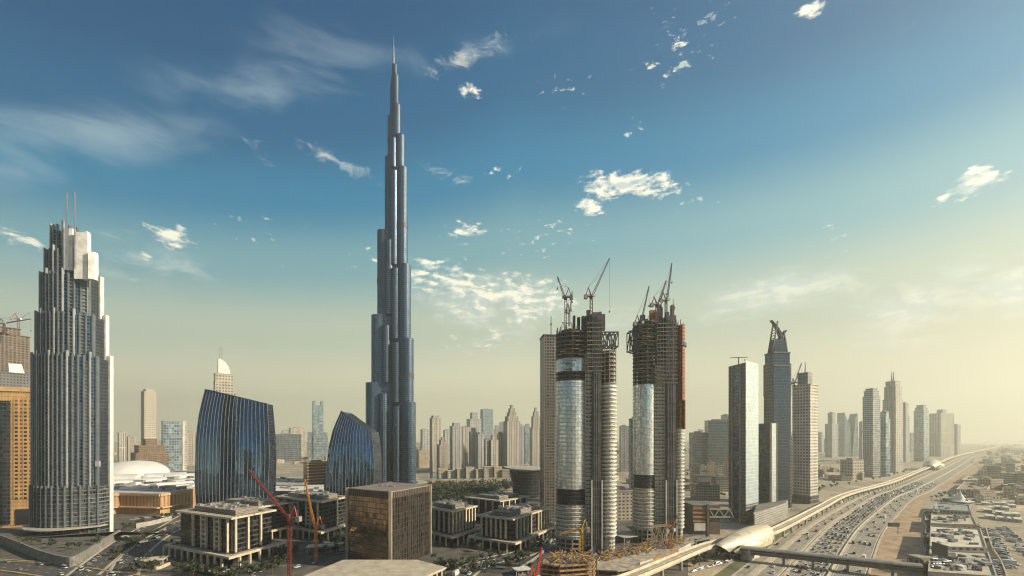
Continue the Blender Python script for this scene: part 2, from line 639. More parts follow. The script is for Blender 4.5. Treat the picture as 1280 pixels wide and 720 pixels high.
# ------------------------------------------------------------------ ground, water, roads
def ground_mat():
    m = bpy.data.materials.new("desert_city_ground")
    m.use_nodes = True
    g = NT(m.node_tree)
    out = g.n('ShaderNodeOutputMaterial')
    b = g.n('ShaderNodeBsdfPrincipled')
    g.t.links.new(b.outputs[0], out.inputs[0])
    b.inputs['Roughness'].default_value = 0.95
    tc = g.n('ShaderNodeTexCoord')
    o = tc.outputs['Object']
    big = g.noise(o, 0.004, 6.0, 0.6)
    fine = g.noise(o, 0.09, 6.0, 0.7)
    rot = g.n('ShaderNodeMapping', ins={0: o})
    rot.inputs['Rotation'].default_value = (0, 0, R(40))
    vor = g.n('ShaderNodeTexVoronoi', feature='F1', distance='CHEBYCHEV', ins={0: rot.outputs[0]})
    vor.inputs['Scale'].default_value = 0.022
    vor.inputs['Randomness'].default_value = 0.8
    blk = g.step(g.n('ShaderNodeSeparateColor', ins={0: vor.outputs['Color']}).outputs[0], 0.1, 0.9)
    c = g.mix(g.step(big, 0.35, 0.65), (0.38, 0.31, 0.21), (0.48, 0.39, 0.26))
    c = g.mix(g.m('MULTIPLY', blk, 0.55), c, (0.15, 0.135, 0.11))
    c = g.mix(g.m('MULTIPLY', g.step(fine, 0.45, 0.75), 0.5), c, (0.20, 0.165, 0.12))
    ve = g.n('ShaderNodeTexVoronoi', feature='DISTANCE_TO_EDGE', ins={0: rot.outputs[0]})
    ve.inputs['Scale'].default_value = 0.0085
    ve.inputs['Randomness'].default_value = 0.55
    c = g.mix(g.m('MULTIPLY', g.step(ve.outputs[0], 0.035, 0.022), 0.75), c, (0.17, 0.155, 0.13))
    ve2 = g.n('ShaderNodeTexVoronoi', feature='DISTANCE_TO_EDGE', ins={0: rot.outputs[0]})
    ve2.inputs['Scale'].default_value = 0.035
    ve2.inputs['Randomness'].default_value = 0.9
    c = g.mix(g.m('MULTIPLY', g.step(ve2.outputs[0], 0.03, 0.015), 0.5), c, (0.6, 0.5, 0.35))
    g.put(b.inputs['Base Color'], c)
    return m


mb = MB()
mb.face([(-7000, -600, 0), (7000, -600, 0), (7000, 8500, 0), (-7000, 8500, 0)])
struct("ground", mb, ground_mat())

ASPH = mat("asphalt", (0.085, 0.08, 0.072), 0.85, var=0.3, vs=0.06)
ASPHL = mat("worn_asphalt", (0.30, 0.262, 0.205), 0.85, var=0.25, vs=0.05)
MARK = mat("road_paint", (0.68, 0.64, 0.54), 0.7, var=0.2, vs=0.4)
SAND = mat("raked_sand", (0.40, 0.28, 0.17), 0.95, var=0.4, vs=0.07)
SANDL = mat("pale_sand", (0.52, 0.42, 0.27), 0.95, var=0.3, vs=0.05)
PAVE = mat("paving", (0.36, 0.30, 0.22), 0.85, var=0.3, vs=0.1)
GRASS = mat("dry_verge", (0.15, 0.155, 0.07), 0.95, var=0.5, vs=0.05)
KERB = mat("kerb_stone", (0.50, 0.44, 0.33), 0.8)
WATER = mat("lake_water", (0.045, 0.16, 0.17), 0.12, 0.0, var=0.1, vs=0.02)

MED = spline([(-40, 30), (60, 132), (150, 228), (232, 316), (361, 454), (467, 557), (631, 710), (772, 825),
              (1105, 1110), (1660, 1590), (2930, 2700), (4600, 4080), (6500, 5650)], 8)
# wide sandy reserve, then the carriageways
mb = MB(); ribbon(mb, MED, -62, -22, 0.05); struct("sand_verge", mb, SANDL)
mb = MB(); ribbon(mb, MED, 20, 50, 0.05); struct("sand_reserve", mb, SAND)
mb = MB(); ribbon(mb, MED, -22.5, 21, 0.12); struct("highway", mb, ASPHL)
mb = MB(); ribbon(mb, MED, -38, -27, 0.12); ribbon(mb, MED, -50, -42, 0.12); struct("collector_road", mb, ASPHL)
mb = MB(); ribbon(mb, MED, 51, 62, 0.12); struct("service_road", mb, ASPH)
near = [p for p in MED if p[1] < 2300 and p[1] > 150]
mb = MB()
for o in (-22, -2.6, 2.6, 19.4, -37.5, -27.6, -49.6, -42.4, 51.6, 61.4):
    ribbon(mb, near, o - 0.22, o + 0.22, 0.18)
for o in (-18, -14, -10, -6.4, 6.4, 10, 14, -32.5, -46, 56.5):
    for x, y, a in along(offs(near, o), 0, 1500, 14.0):
        dx, dy = math.cos(a), math.sin(a)
        nx, ny = -dy * 0.16, dx * 0.16
        mb.face([(x - nx * -1, y - ny * -1, 0.18), (x + nx * -1, y + ny * -1, 0.18), (x + dx * 5 + nx * -1, y + dy * 5 + ny * -1, 0.18), (x + dx * 5 + nx, y + dy * 5 + ny, 0.18)][::-1])
struct("road_markings", mb, MARK)
mb = MB(); ribbon(mb, near, -24.6, -23.0, 0.02, 0, 0.55); ribbon(mb, near, 20.6, 21.8, 0.02, 0, 0.5)
ribbon(mb, near, -26.9, -26.0, 0.02, 0, 0.4); ribbon(mb, near, -41.8, -38.4, 0.02, 0, 0.35)
struct("kerb", mb, KERB)
mb = MB(); ribbon(mb, near, -60, -51, 0.10); struct("verge", mb, GRASS)
mb = MB(); ribbon(mb, near, -1.5, 1.5, 0.1, 0, 0.35)
ribbon(mb, near, -0.3, 0.3, 0.35, 0, 1.1)
solo("median_barrier", mb, [KERB], "long concrete median barrier between the two highway carriageways", "barrier")

# left-hand streets
BLV = spline([(-700, 330), (-480, 342), (-390, 334), (-330, 318), (-262, 296), (-180, 278), (-60, 262)], 8)
mb = MB(); ribbon(mb, BLV, -11, 11, 0.10); struct("boulevard_road", mb, ASPH)
RMP = spline([P(150, 730), P(163, 700), P(190, 676), P(214, 662), P(240, 650), P(330, 641), P(420, 640)], 8)
mb = MB(); ribbon(mb, RMP, -8, 8, 0.14); struct("curved_road", mb, ASPH)
RM2 = spline([P(100, 722), P(140, 690), P(165, 672), P(195, 655), P(222, 640), P(240, 630)], 8)
mb = MB(); ribbon(mb, RM2, -9, 9, 0.18); struct("approach_road", mb, ASPH)
RM3 = spline([P(210, 730), P(300, 722), P(380, 706), P(440, 690), P(600, 712), P(660, 704), P(700, 660), P(690, 630)], 8)
mb = MB(); ribbon(mb, RM3, -7, 7, 0.16); struct("street", mb, ASPH)
RM4 = spline([P(560, 735), P(600, 705), P(660, 690), P(695, 668), P(702, 645), P(670, 622), P(560, 612)], 8)
mb = MB(); ribbon(mb, RM4, -8, 8, 0.20); struct("side_street", mb, ASPH)
mb = MB()
for rd, w, z in ((RMP, 8, .2), (RM2, 9, .24), (RM4, 8, .26), (BLV, 11, .16)):
    for o in (-w + .3, w - .3):
        ribbon(mb, rd, o - 0.18, o + 0.18, z)
    for x, y, a in along(rd, 0, 900, 12.0):
        dx, dy = math.cos(a), math.sin(a)
        for oo in (-w / 3, w / 3):
            px_, py_ = x - dy * oo, y + dx * oo
            mb.face([(px_ - dy * .15, py_ + dx * .15, z), (px_ + dy * .15, py_ - dx * .15, z), (px_ + dy * .15 + dx * 4, py_ - dx * .15 + dy * 4, z), (px_ - dy * .15 + dx * 4, py_ + dx * .15 + dy * 4, z)])
struct("street_markings", mb, MARK)
mb = MB()
for rd, w in ((RMP, 8), (RM2, 9), (RM4, 8)):
    for o in (-w - 1.5, w):
        ribbon(mb, rd, o, o + 1.5, 0.02, 0, 0.42)
struct("pavement_kerb", mb, KERB)
for o_, lb_ in ((11, "low sand coloured parapet on the camera side of the dark corner road"), (-12.2, "low sand coloured parapet between the dark corner road and the weathered retaining wall")):
    mb = MB(); ribbon(mb, BLV, o_, o_ + 1.2, 0.0, 0, 1.0)
    solo("boulevard_parapet", mb, [mat("sand_parapet", (0.55, 0.37, 0.18))], lb_, "parapet")
def patch(name, pts, m, z=0.04):
    mb = MB()
    mb.face([(*P(a, b), z) for a, b in pts])
    return struct(name, mb, m)
DIRT = mat("dark_city_paving", (0.125, 0.112, 0.09), 0.9, var=0.45, vs=0.07)
patch("city_paving", [(-120, 735), (860, 735), (860, 690), (905, 640), (700, 615), (200, 618), (-120, 680)], DIRT, 0.03)
patch("lake_water", [(524, 597), (548, 599), (600, 598), (625, 596), (655, 598), (660, 592), (600, 590), (524, 591)], WATER, 0.06)
patch("lakeside_path", [(532, 604), (560, 606), (625, 603), (630, 599), (600, 600), (552, 600.5), (530, 600)], SAND, 0.09)
patch("car_park", [(1228, 742), (1222, 700), (1215, 640), (1300, 640), (1420, 742)], mat("car_park_tarmac", (0.34, 0.28, 0.19), 0.9, var=0.3, vs=0.05), 0.05)
patch("sandy_plot", [(1216, 636), (1208, 606), (1250, 600), (1320, 612), (1320, 636)], SANDL, 0.05)
patch("podium_forecourt", [(1150, 742), (1152, 640), (1166, 612), (1214, 612), (1224, 640), (1250, 742)], PAVE, 0.07)

# ------------------------------------------------------------------ facades
F_FAR = [  # grey, blue and dark entries lightened in place of thicker haze
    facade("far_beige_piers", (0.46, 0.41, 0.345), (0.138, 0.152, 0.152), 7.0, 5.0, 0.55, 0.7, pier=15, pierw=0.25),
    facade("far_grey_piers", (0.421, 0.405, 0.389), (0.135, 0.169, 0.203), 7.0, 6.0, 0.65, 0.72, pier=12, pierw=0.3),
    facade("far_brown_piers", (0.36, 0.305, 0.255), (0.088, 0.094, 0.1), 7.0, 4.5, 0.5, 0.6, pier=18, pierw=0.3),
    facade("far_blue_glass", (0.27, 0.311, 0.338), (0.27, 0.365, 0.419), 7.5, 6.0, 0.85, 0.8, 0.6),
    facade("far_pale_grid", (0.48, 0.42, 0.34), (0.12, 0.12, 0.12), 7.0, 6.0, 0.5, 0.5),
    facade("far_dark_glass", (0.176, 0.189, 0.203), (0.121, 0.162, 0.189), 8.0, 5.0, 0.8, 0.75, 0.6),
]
F_LOW = [facade("low_beige_windows", (0.46, 0.37, 0.26), (0.10, 0.09, 0.08), 4.0, 4.0, 0.45, 0.45, var=0.4),
         facade("low_pale_windows", (0.52, 0.46, 0.37), (0.10, 0.10, 0.10), 4.2, 5.0, 0.5, 0.45, var=0.4),
         facade("low_grey_windows", (0.30, 0.27, 0.23), (0.07, 0.08, 0.085), 4.0, 3.5, 0.65, 0.5, var=0.4)]


def rot2(poly, a, c=(0, 0)):
    ca, sa = math.cos(a), math.sin(a)
    return [(c[0] + x * ca - y * sa, c[1] + x * sa + y * ca) for x, y in poly]


def site(px0, px1, yb, ang=25, ratio=0.8):
    """box plan that fills the columns px0..px1 when its near corner stands on row yb; local plan + place"""
    D = F * H / (yb - HY)
    pc = (px0 + px1) / 2
    th = math.atan((pc - 640) / F)
    W = (px1 - px0) * D / F * math.cos(th)
    a = R(ang)
    w = W / (math.cos(abs(a)) + ratio * math.sin(abs(a)))
    d = w * ratio
    k = (d * math.cos(a) + w * math.sin(abs(a))) / 2 * 0.9
    loc = Vector(((pc - 640) / F * D, D)) * (1 + k / D)
    return w, d, (loc.x, loc.y, 0), -th + a, D + k * math.cos(th)


def tower(name, label, cat, px0, px1, yt, yb, fm, ang=25, ratio=0.8, steps=None, roofm=None, group=None, crown=None, plant=True):
    """a tower from setbacks: steps = [(row of the top, share of the width)] from the lowest up"""
    if px0 + px1 > 1970 and ang < 40:         # the row down the highway stands square to the road
        ang += 40
    w, d, loc, rz, D = site(px0, px1, yb, ang, ratio)
    t = thing(name, label, cat, loc, rz, group)
    z0 = 0.0
    steps = steps or [(yt, 1.0)]
    for i, (yy, k) in enumerate(steps):
        z1 = Zat(yy, D)
        mb = MB()
        ww, dd = w * k / 2, d * (0.3 + 0.7 * k) / 2
        mb.prism(rect(-ww, ww, -dd, dd), z0, z1, 0, 1)
        part("body" if i == 0 else "setback", mb, [fm, roofm or ROOF], t)
        mb = MB()
        pr = rect(-ww - .25, ww + .25, -dd - .25, dd + .25)
        for a, b in ((pr[0], pr[1]), (pr[1], pr[2]), (pr[2], pr[3]), (pr[3], pr[0])):
            mb.bar((*a, z1 + .4), (*b, z1 + .4), 1.2)
        part("parapet", mb, [fm], t)
        z0 = z1
    if plant:
        mb = MB()
        mb.prism(rect(-ww * .45, ww * .35, -dd * .4, dd * .5), z0, z0 + 4.5, 0)
        part("plant_room", mb, [GREY], t)
    t['_d'] = D
    return t, w, d, z0, D


# ------------------------------------------------------------------ the very tall stepped tower
def build_tall():
    D = 794.0
    cx = (492 - 640) / F * D
    t = thing("stepped_skyscraper", "tallest tapering blue steel and glass tower with stepped wings and a needle spire", "skyscraper", (cx, D, 0))
    s = D / F
    fm = facade("steel_fin_glass", (0.085, 0.12, 0.165), (0.06, 0.11, 0.175), 3.7, 1.9, 0.66, 0.7, 0.75, 0.22, 0.5, 0.5, 0.45, pier=9.5, pierw=0.14)
    dk = facade("plant_floor_louvres", (0.08, 0.085, 0.09), (0.05, 0.055, 0.06), 1.4, 30, 1.0, 0.5, 0.3, 0.4, var=0.1)
    def stadium(c, r, ang, r0):
        p = [(-r0 * 0.2, -r0), (c, -r)]
        p += [(c + r * math.cos(R(a)), r * math.sin(R(a))) for a in range(-75, 90, 15)]
        p += [(c, r), (-r0 * 0.2, r0)]
        return rot2(p, R(ang))
    left = [(600, 31), (480, 25), (397, 18.6), (292, 10.2), (199, 7), (147, 4.2), (107, 2.6)]
    right = [(522, 31.5), (504, 28), (426, 23.8), (335, 19.3), (215, 16), (174, 9.4), (134, 7), (96, 4.4), (82, 2.5)]
    back = [(560, 30), (455, 26), (375, 21), (255, 14), (170, 9), (120, 5)]
    left = [(l[0], l[1]) for l in [(480, 31), (397, 25), (292, 18.6), (199, 10.2), (147, 7), (107, 4.2)]]
    right = [(522, 32.5), (504, 30), (426, 27.6), (335, 23.6), (215, 19.3), (174, 16), (134, 9.4), (96, 7), (82, 4.4)]
    right = [(600, 33), (504, 30.2), (426, 27.4), (335, 23.6), (215, 19.3), (174, 15.6), (134, 9.4), (96, 6.8), (82, 4.4)]
    for nm, st, ang in (("wing", left, 205), ("wing", right, -28), ("wing", back, 88)):
        mb = MB()
        z0 = 0.0
        for i, (yy, e) in enumerate(st):
            z1 = Zat(yy, D)
            e2 = e * s
            r = min(12.5 - i * 0.75, e2 * 0.55)
            c = (e2 - r) / abs(math.cos(R(ang))) if abs(math.cos(R(ang))) > 0.3 else e2 - r
            mb.prism(stadium(c, r, ang, r), z0, z1, 0, 1)
            # each wing ends in a bundle: a slimmer tube beside the nose, a little lower
            if c > 14:
                q = rot2([(c * 0.55, 0)], R(ang))[0]
                off = rot2([(0, (r + 1.6))], R(ang))[0]
                for sg in (-1, 1):
                    mb.prism(ell(q[0] + sg * off[0], q[1] + sg * off[1], r * 0.62, r * 0.62, 14), z0, z1 - 14 - 6 * sg, 0, 1)
            z0 = z1
        part(nm, mb, [fm, STEEL], t)
        mb = MB()
        z0 = 0.0
        for i, (yy, e) in enumerate(st):       # dark plant floors just under the setbacks
            z1 = Zat(yy, D)
            e2 = e * s
            r = min(12.5 - i * 0.75, e2 * 0.55)
            c = (e2 - r) / abs(math.cos(R(ang))) if abs(math.cos(R(ang))) > 0.3 else e2 - r
            if i % 2 == 0 and z1 - z0 > 60:
                zz = z0 + (z1 - z0) * 0.38
                mb.prism(stadium(c + .3, r + .3, ang, r + .3), zz, zz + 8, 0, None, True, True)
            z0 = z1
        if mb.f:
            part("plant_floor", mb, [dk], t)
    mb = MB()
    ztop = Zat(82, D)
    mb.prism(ell(0, 0, 14, 14, 18), 0, Zat(215, D), 0, 1)
    mb.prism(ell(0, 0, 9, 9, 16), Zat(215, D), Zat(147, D), 0, 1)
    mb.prism(ell(0, 0, 5, 5, 14), Zat(147, D), Zat(100, D), 0, 1)
    part("core", mb, [fm, STEEL], t)
    mb = MB()
    zs = [Zat(y, D) for y in (100, 88, 82, 70, 58, 44)]
    rr = [3.6, 3.0, 2.2, 1.6, 0.9, 0.25]
    for i in range(5):
        mb.prism(ell(0, 0, rr[i], rr[i], 10), zs[i], zs[i + 1], poly2=ell(0, 0, rr[i] * .85 if i < 4 else .2, rr[i] * .85 if i < 4 else .2, 10))
    part("spire", mb, [mat("spire_steel", (0.30, 0.32, 0.35), 0.4, 0.6)], t)
    mb = MB()
    mb.prism(ell(0, 0, 62, 40, 26), 0, 16, 0, 1)
    mb.slabs(ell(0, 0, 62, 40, 26), 4, 16, 4, 0.6, 0.8, 1)
    part("podium", mb, [facade("tower_podium", (0.3, .28, .25), (0.06, .07, .08), 4, 3, .8, .7), PALE], t)
build_tall()

# ------------------------------------------------------------------ stepped hotel tower on the left
def build_left_tower():
    D = 428.0
    s = D / F
    cpx = 80.5
    t = thing("residential_skyscraper", "dark stepped residential skyscraper with two thin masts and white crown panels", "skyscraper", ((cpx - 640) * s, D, 0))
    fm = facade("balcony_glass", (0.09, 0.12, 0.15), (0.05, 0.09, 0.135), 3.5, 2.6, 0.8, 0.72, 0.6, 0.12, var=0.7)
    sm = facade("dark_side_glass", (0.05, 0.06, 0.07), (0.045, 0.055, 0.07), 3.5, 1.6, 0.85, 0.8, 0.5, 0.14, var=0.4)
    stoneb = mat('pale_pier', (0.36, .37, .37), .4, .2)
    stone = mat("silver_pier", (0.15, 0.17, 0.19), 0.4, 0.3)
    tiers = [(448, 40.5, 12, 14, 17), (396, 35.5, 11, 13.6, 15), (347, 30, 10, 12.6, 12), (318, 24, 8, 11.6, 9), (291, 16.5, 6, 9, 6)]
    def plan(hw, bulge, depth, nb, jag=1.5):
        pts = []
        for i in range(nb):
            for f in (0.0, 0.999):
                tt = -1 + 2 * (i + f) / nb
                yy = -bulge * (1 - tt * tt) + (jag if i % 2 else 0)
                pts.append((hw * tt, yy))
        return pts + [(hw, depth), (-hw, depth)]
    z0 = 12.0
    for k, (yt, hw, bul, dep, nb) in enumerate(tiers):
        z1 = Zat(yt, D)
        hw *= s
        pl = plan(hw, bul, dep, nb)
        zs = z0 if k else 12.0
        mb = MB(); mb.prism(pl, zs, z1, 0, 1)
        part("glass_tier", mb, [fm, ROOF], t)
        # balconies fill every second bay
        for i in range(nb):
            mb = MB()
            if i % 2 == 0 and nb > 7:
                continue
            ta, tb = -1 + 2 * i / nb, -1 + 2 * (i + 1) / nb
            pa = (hw * ta + .4, -bul * (1 - ta * ta) - 0.6)
            pb = (hw * tb - .4, -bul * (1 - tb * tb) - 0.6)
            ra, rb = [], []
            z = zs + 3.5
            while z < z1 - 2:                  # one comb-shaped section drawn across the bay
                for (dy, zz) in ((1.9, z), (0, z), (0, z + .9), (1.9, z + .9)):
                    ra.append((pa[0], pa[1] + dy, zz))
                    rb.append((pb[0], pb[1] + dy, zz))
                z += 3.5
            if not ra:
                continue
            mb.loft([rb, ra], closed=False)
            part("balcony_bay", mb, [mat("balcony_front", (0.15, 0.17, 0.185), 0.5)], t)
        for i in range(0, nb + 1, 1):
            tt = -1 + 2 * i / nb
            x, y = hw * tt, -bul * (1 - tt * tt)
            up = (6 if i % 4 == 0 else 2.5) + (3 if k == 4 else 0)
            mb = MB(); mb.box(x - .45, x + .45, y - 1.3, y + 1.0, zs, z1 + up)
            part("pier", mb, [stoneb if i % 4 == 0 else stone], t)
        # right flank: dark glass with a bright edge fin
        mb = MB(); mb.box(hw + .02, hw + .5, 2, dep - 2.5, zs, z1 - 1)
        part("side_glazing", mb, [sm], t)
        mb = MB(); mb.box(hw - .5, hw + 2.2, dep - 2.4, dep + 1.5, zs if k else 0, z1 + 5)
        part("edge_fin", mb, [WHITE], t)
        mb = MB(); mb.box(hw - 1.2, hw + .9, -0.6, 1.9, zs, z1 + 2)
        part("edge_fin", mb, [stone], t)
        z0 = z1
    # curved base below the first setback line (rows 608-672)
    zb = Zat(608, D)
    hw = 42.5 * s
    pl = plan(hw, 14, 15, 13, 0.3)
    mb = MB(); mb.prism(pl, 0, zb, 0, 1)
    part("base_glazing", mb, [facade("lower_glass", (0.12, .13, .14), (0.09, .11, .12), 3.6, 2.0, .86, .8, .55, .12, var=.9), ROOF], t)
    mb = MB()
    mb.slabs(pl[:-2] + [(hw, 12), (-hw, 12)], 14, zb, 4.2, 0.45, 0.5)
    part("floor_edges", mb, [mat("floor_edge", (0.30, .29, .27), .6)], t)
    for i in range(14):
        tt = -1 + 2 * i / 13
        mb = MB(); mb.box(hw * tt - .35, hw * tt + .35, -14 * (1 - tt * tt) - 1.4, -14 * (1 - tt * tt) + .5, 0, zb + 2)
        part("pier", mb, [stone], t)
    mb = MB()
    can = [(hw * 1.12 * (-1 + 2 * i / 20), -22 * (1 - (-1 + 2 * i / 20) ** 2) - 3) for i in range(21)]
    mb.prism(can + [(hw * 1.1, 6), (-hw * 1.1, 6)], 11.5, 12.6, 0, None, True, True)
    part("entrance_canopy", mb, [PALE], t)
    # crown: white panels and masts
    za, zc = Zat(345, D), Zat(290, D)
    def LX(px, y):
        return (px - 640) / F * (D + y) - (cpx - 640) * s
    for x0, x1, top, low in ((78.5, 90.5, 293, 341), (92.5, 109.5, 298, 352), (110, 118, 322, 352)):
        mb = MB()
        mb.prism([(LX(x0, -8), -8), (LX(x1, -6), -6), (LX(x1, -6), -2.5), (LX(x0, -8), -2.5)], Zat(low, D), Zat(top, D) + 3)
        part("crown_panel", mb, [mat("white_panel", (0.80, 0.78, 0.72), 0.35)], t)
    for x in (83.5, 93.5):
        mb = MB()
        mb.bar((LX(x, -9), -9, Zat(340, D)), (LX(x, -9), -9, Zat(240, D - 9)), 1.3, 0, 8)
        part("mast", mb, [mat("mast_steel", (0.20, .21, .24), .4, .4)], t)
    mb = MB(); mb.box(37.3 * s * 1.0 + 1.2, 37.3 * s + 4.2, 3, 3.6, Zat(596, D), Zat(588, D)) if False else mb.box(hw * .955, hw * .955 + 4.6, -1.9, -1.2, Zat(583, D), Zat(576, D))
    part("wall_sign", mb, [WHITE], t)
    # terrace wall in front
    wl = spline([P(-30, 668), P(10, 683), P(50, 700), P(84, 709), P(100, 704), P(124, 688), P(150, 672)], 6)
    mb = MB(); ribbon(mb, wl, -0.6, 0.6, 0, 0, 8.0)
    solo("terrace_wall", mb, [mat("weathered_concrete", (0.25, .235, .205), .9, var=.4, vs=.2)], "tall weathered concrete retaining wall curving round the foot of the dark stepped skyscraper", "wall")
    mb = MB()
    mb.face([(x, y, 6.2) for x, y in wl] + [(-330, 420, 6.2), (-520, 440, 6.2)])
    struct("terrace", mb, mat("terrace_paving", (0.13, .12, .10), .9, var=.4, vs=.15))
build_left_tower()

# ------------------------------------------------------------------ far left group
def build_hotel():
    D = 474.0; s = D / F
    t = thing("hotel_tower", "orange stone hotel tower with dark window columns", "hotel", ((8 - 640) * s, D, 0), R(20))
    fm = facade("orange_stone_windows", (0.56, 0.33, 0.14), (0.035, 0.03, 0.028), 4.3, 4.6, 0.55, 0.52, 0.2, 0.3, var=0.5)
    pl = facade("orange_stone_plain", (0.58, 0.35, 0.155), (0.12, 0.07, 0.04), 4.3, 2.2, 0.3, 0.25, 0.0, 0.7)
    zt = Zat(485, D)
    mb = MB(); mb.prism(rect(-40 * s, 34 * s, 0, 30), 0, zt, 0, 1); part("wall", mb, [pl, ROOF], t)
    for k in range(3):
        x0 = (7 + k * 8.6) * s
        mb = MB(); mb.box(x0, x0 + 7 * s, -.7, -.05, 31, Zat(497, D)); part("window_column", mb, [fm], t)
    mb = MB(); mb.box(9 * s, 22 * s, -.9, -.05, 3, 20); part("lobby_window", mb, [GLASSB], t)
    mb = MB(); mb.box(-40 * s, 6.4 * s * .6, -1.2, -.05, 4, zt - 14); part("window_column", mb, [facade("dark_left_glass", (0.05, .055, .06), (0.035, .04, .05), 4.3, 3, .85, .7, .4)], t)
    mb = MB(); mb.box(-41 * s, 35 * s, -1.1, 31, zt - 3.5, zt + 1.2); part("cornice", mb, [mat("light_orange_cornice", (0.62, .40, .19))], t)  # cornice a little lighter than the orange wall
    t, w, d, z, D2 = tower("office_block", "dark grey slab tower with a pale sloped roof piece behind the orange hotel", "tower", -40, 44, 466, 640, facade("grey_slab_grid", (0.17, .165, .16), (0.06, .07, .08), 4, 3, .5, .5), 5, .6, plant=False)
    mb = MB(); mb.prism([(w * .10, -d * .4), (w * .36, -d * .4), (w * .36, d * .2), (w * .10, d * .2)], z, z + 14, poly2=[(w * .10, -d * .2), (w * .32, -d * .2), (w * .32, d * .1), (w * .10, d * .1)])
    part("roof_lantern", mb, [WHITE], t)
    t, w, d, z, D3 = tower("unfinished_tower", "brown unfinished concrete tower with open floors behind the orange hotel", "tower", -30, 39, 412, 630, facade("open_brown_floors", (0.20, .15, .11), (0.03, .027, .025), 3.6, 4.2, .7, .6, 0, .7, var=.8), 12, .7, plant=False,
                               steps=[(418, 1.0), (409, .62)])
    return t, D3, z
hot, DU, ZU = build_hotel()


# ------------------------------------------------------------------ curved blue glass buildings
def sail_building(label, px_prof, right_px, side_px, yb, yt_l, yt_r, dpt, ribstep, bul):
    """px_prof: left outline [(row, column)] from the ground up; the top edge runs down from left to right"""
    D = F * H / (yb - HY)
    s = D / F
    cx = (px_prof[0][1] + right_px) / 2
    t = thing("glass_office_building", label, "office building", ((cx - 640) * s, D, 0))
    fm = facade("blue_ribbed_glass", (0.02, 0.03, 0.05), (0.11, 0.19, 0.30), 4.0, 3.4, 0.8, 0.93, 0.9, 0.05, 0.5, 0.3, 0.15, tilt=0.007)
    n, mrows = 22, 22
    def lx(z):
        prof = [(Zat(r, D), (c - cx) * s) for r, c in px_prof]
        for (z0, x0), (z1, x1) in zip(prof, prof[1:]):
            if z <= z1:
                return x0 + (x1 - x0) * (z - z0) / (z1 - z0)
        return prof[-1][1]
    def rx(z):
        ztop = Zat(yt_r, D)
        f = z / ztop
        return (right_px - cx) * s + 2.2 * math.sin(min(1, f) * math.pi) * 1.2 - (4.5 * max(0, f - .55) if f > .55 else 0)
    def top(u):
        return Zat(yt_l, D) + (Zat(yt_r, D) - Zat(yt_l, D)) * (u ** 1.12)
    def pt(u, v, back=False):
        z = top(u) * v
        x = lx(z) + (rx(min(z, Zat(yt_r, D))) - lx(z)) * u
        y = -bul * math.sin(math.pi * (u * .86 + .07)) + dpt * 0.12 * u
        if back:
            y = dpt + bul * 0.5 * math.sin(math.pi * u)
        else:
            y += 5.0 * v * v
        return (x, y, z)
    mb = MB()
    V = [[pt(i / n, j / mrows) for i in range(n + 1)] for j in range(mrows + 1)]
    for j in range(mrows):
        for i in range(n):
            q = [V[j][i], V[j][i + 1], V[j + 1][i + 1], V[j + 1][i]]
            mb.face(q, [(p[0], p[2]) for p in q])
    part("front_glazing", mb, [fm], t)
    mb = MB()
    B = [[pt(i / n, j / mrows, True) for i in range(n + 1)] for j in range(mrows + 1)]
    for j in range(mrows):
        for q in ([V[j][n], B[j][n], B[j + 1][n], V[j + 1][n]], [B[j][0], V[j][0], V[j + 1][0], B[j + 1][0]]):
            mb.face(q, [(p[1], p[2]) for p in q])
        for i in range(n):
            mb.face([B[j][i + 1], B[j][i], B[j + 1][i], B[j + 1][i + 1]], None)
    for i in range(n):
        mb.face([V[mrows][i], V[mrows][i + 1], B[mrows][i + 1], B[mrows][i]], None)
    part("side_glazing", mb, [facade("navy_side_glass", (0.03, 0.035, 0.045), (0.06, 0.08, 0.11), 4.0, 3.0, 0.8, 0.85, 0.6, 0.1)], t)
    nr = int(abs(right_px - px_prof[0][1]) * s / ribstep)
    rib = mat("pale_rib", (0.27, 0.31, 0.35), 0.4, 0.2)
    for k in range(nr + 1):
        u = k / nr
        mb = MB()
        pts = [pt(u, v / 10) for v in range(11)]
        for a, b in zip(pts, pts[1:]):
            mb.bar((a[0], a[1] - .35, a[2]), (b[0], b[1] - .35, b[2]), 0.42)
        part("rib", mb, [rib], t)
    mb = MB()
    for i in range(n):
        a, b = V[mrows][i], V[mrows][i + 1]
        mb.bar((a[0], a[1], a[2] + .5), (b[0], b[1], b[2] + .5), 1.2)
    part("roof_edge", mb, [CHAR], t)
    return t
sail_building("wide blue ribbed glass office building with a sloping roof, behind the red crane", [(640, 247), (600, 244.5), (545, 245), (515, 248), (487, 254)], 333, 340, 642, 487, 505, 19, 4.6, 7)
sail_building("smaller curved dark blue glass office building with a pointed corner, beside the tallest tower", [(634, 409), (590, 408), (560, 410.5), (535, 416), (514, 425)], 464, 476, 634, 514, 540, 42, 4.2, 6)

# ------------------------------------------------------------------ copper glass box at the centre
def wall_quad(mb, a, b, z0, z1, m=0, thick=0.0):
    mb.face([(*a, z0), (*b, z0), (*b, z1), (*a, z1)], [(0, z0), (math.dist(a, b), z0), (math.dist(a, b), z1), (0, z1)], m)


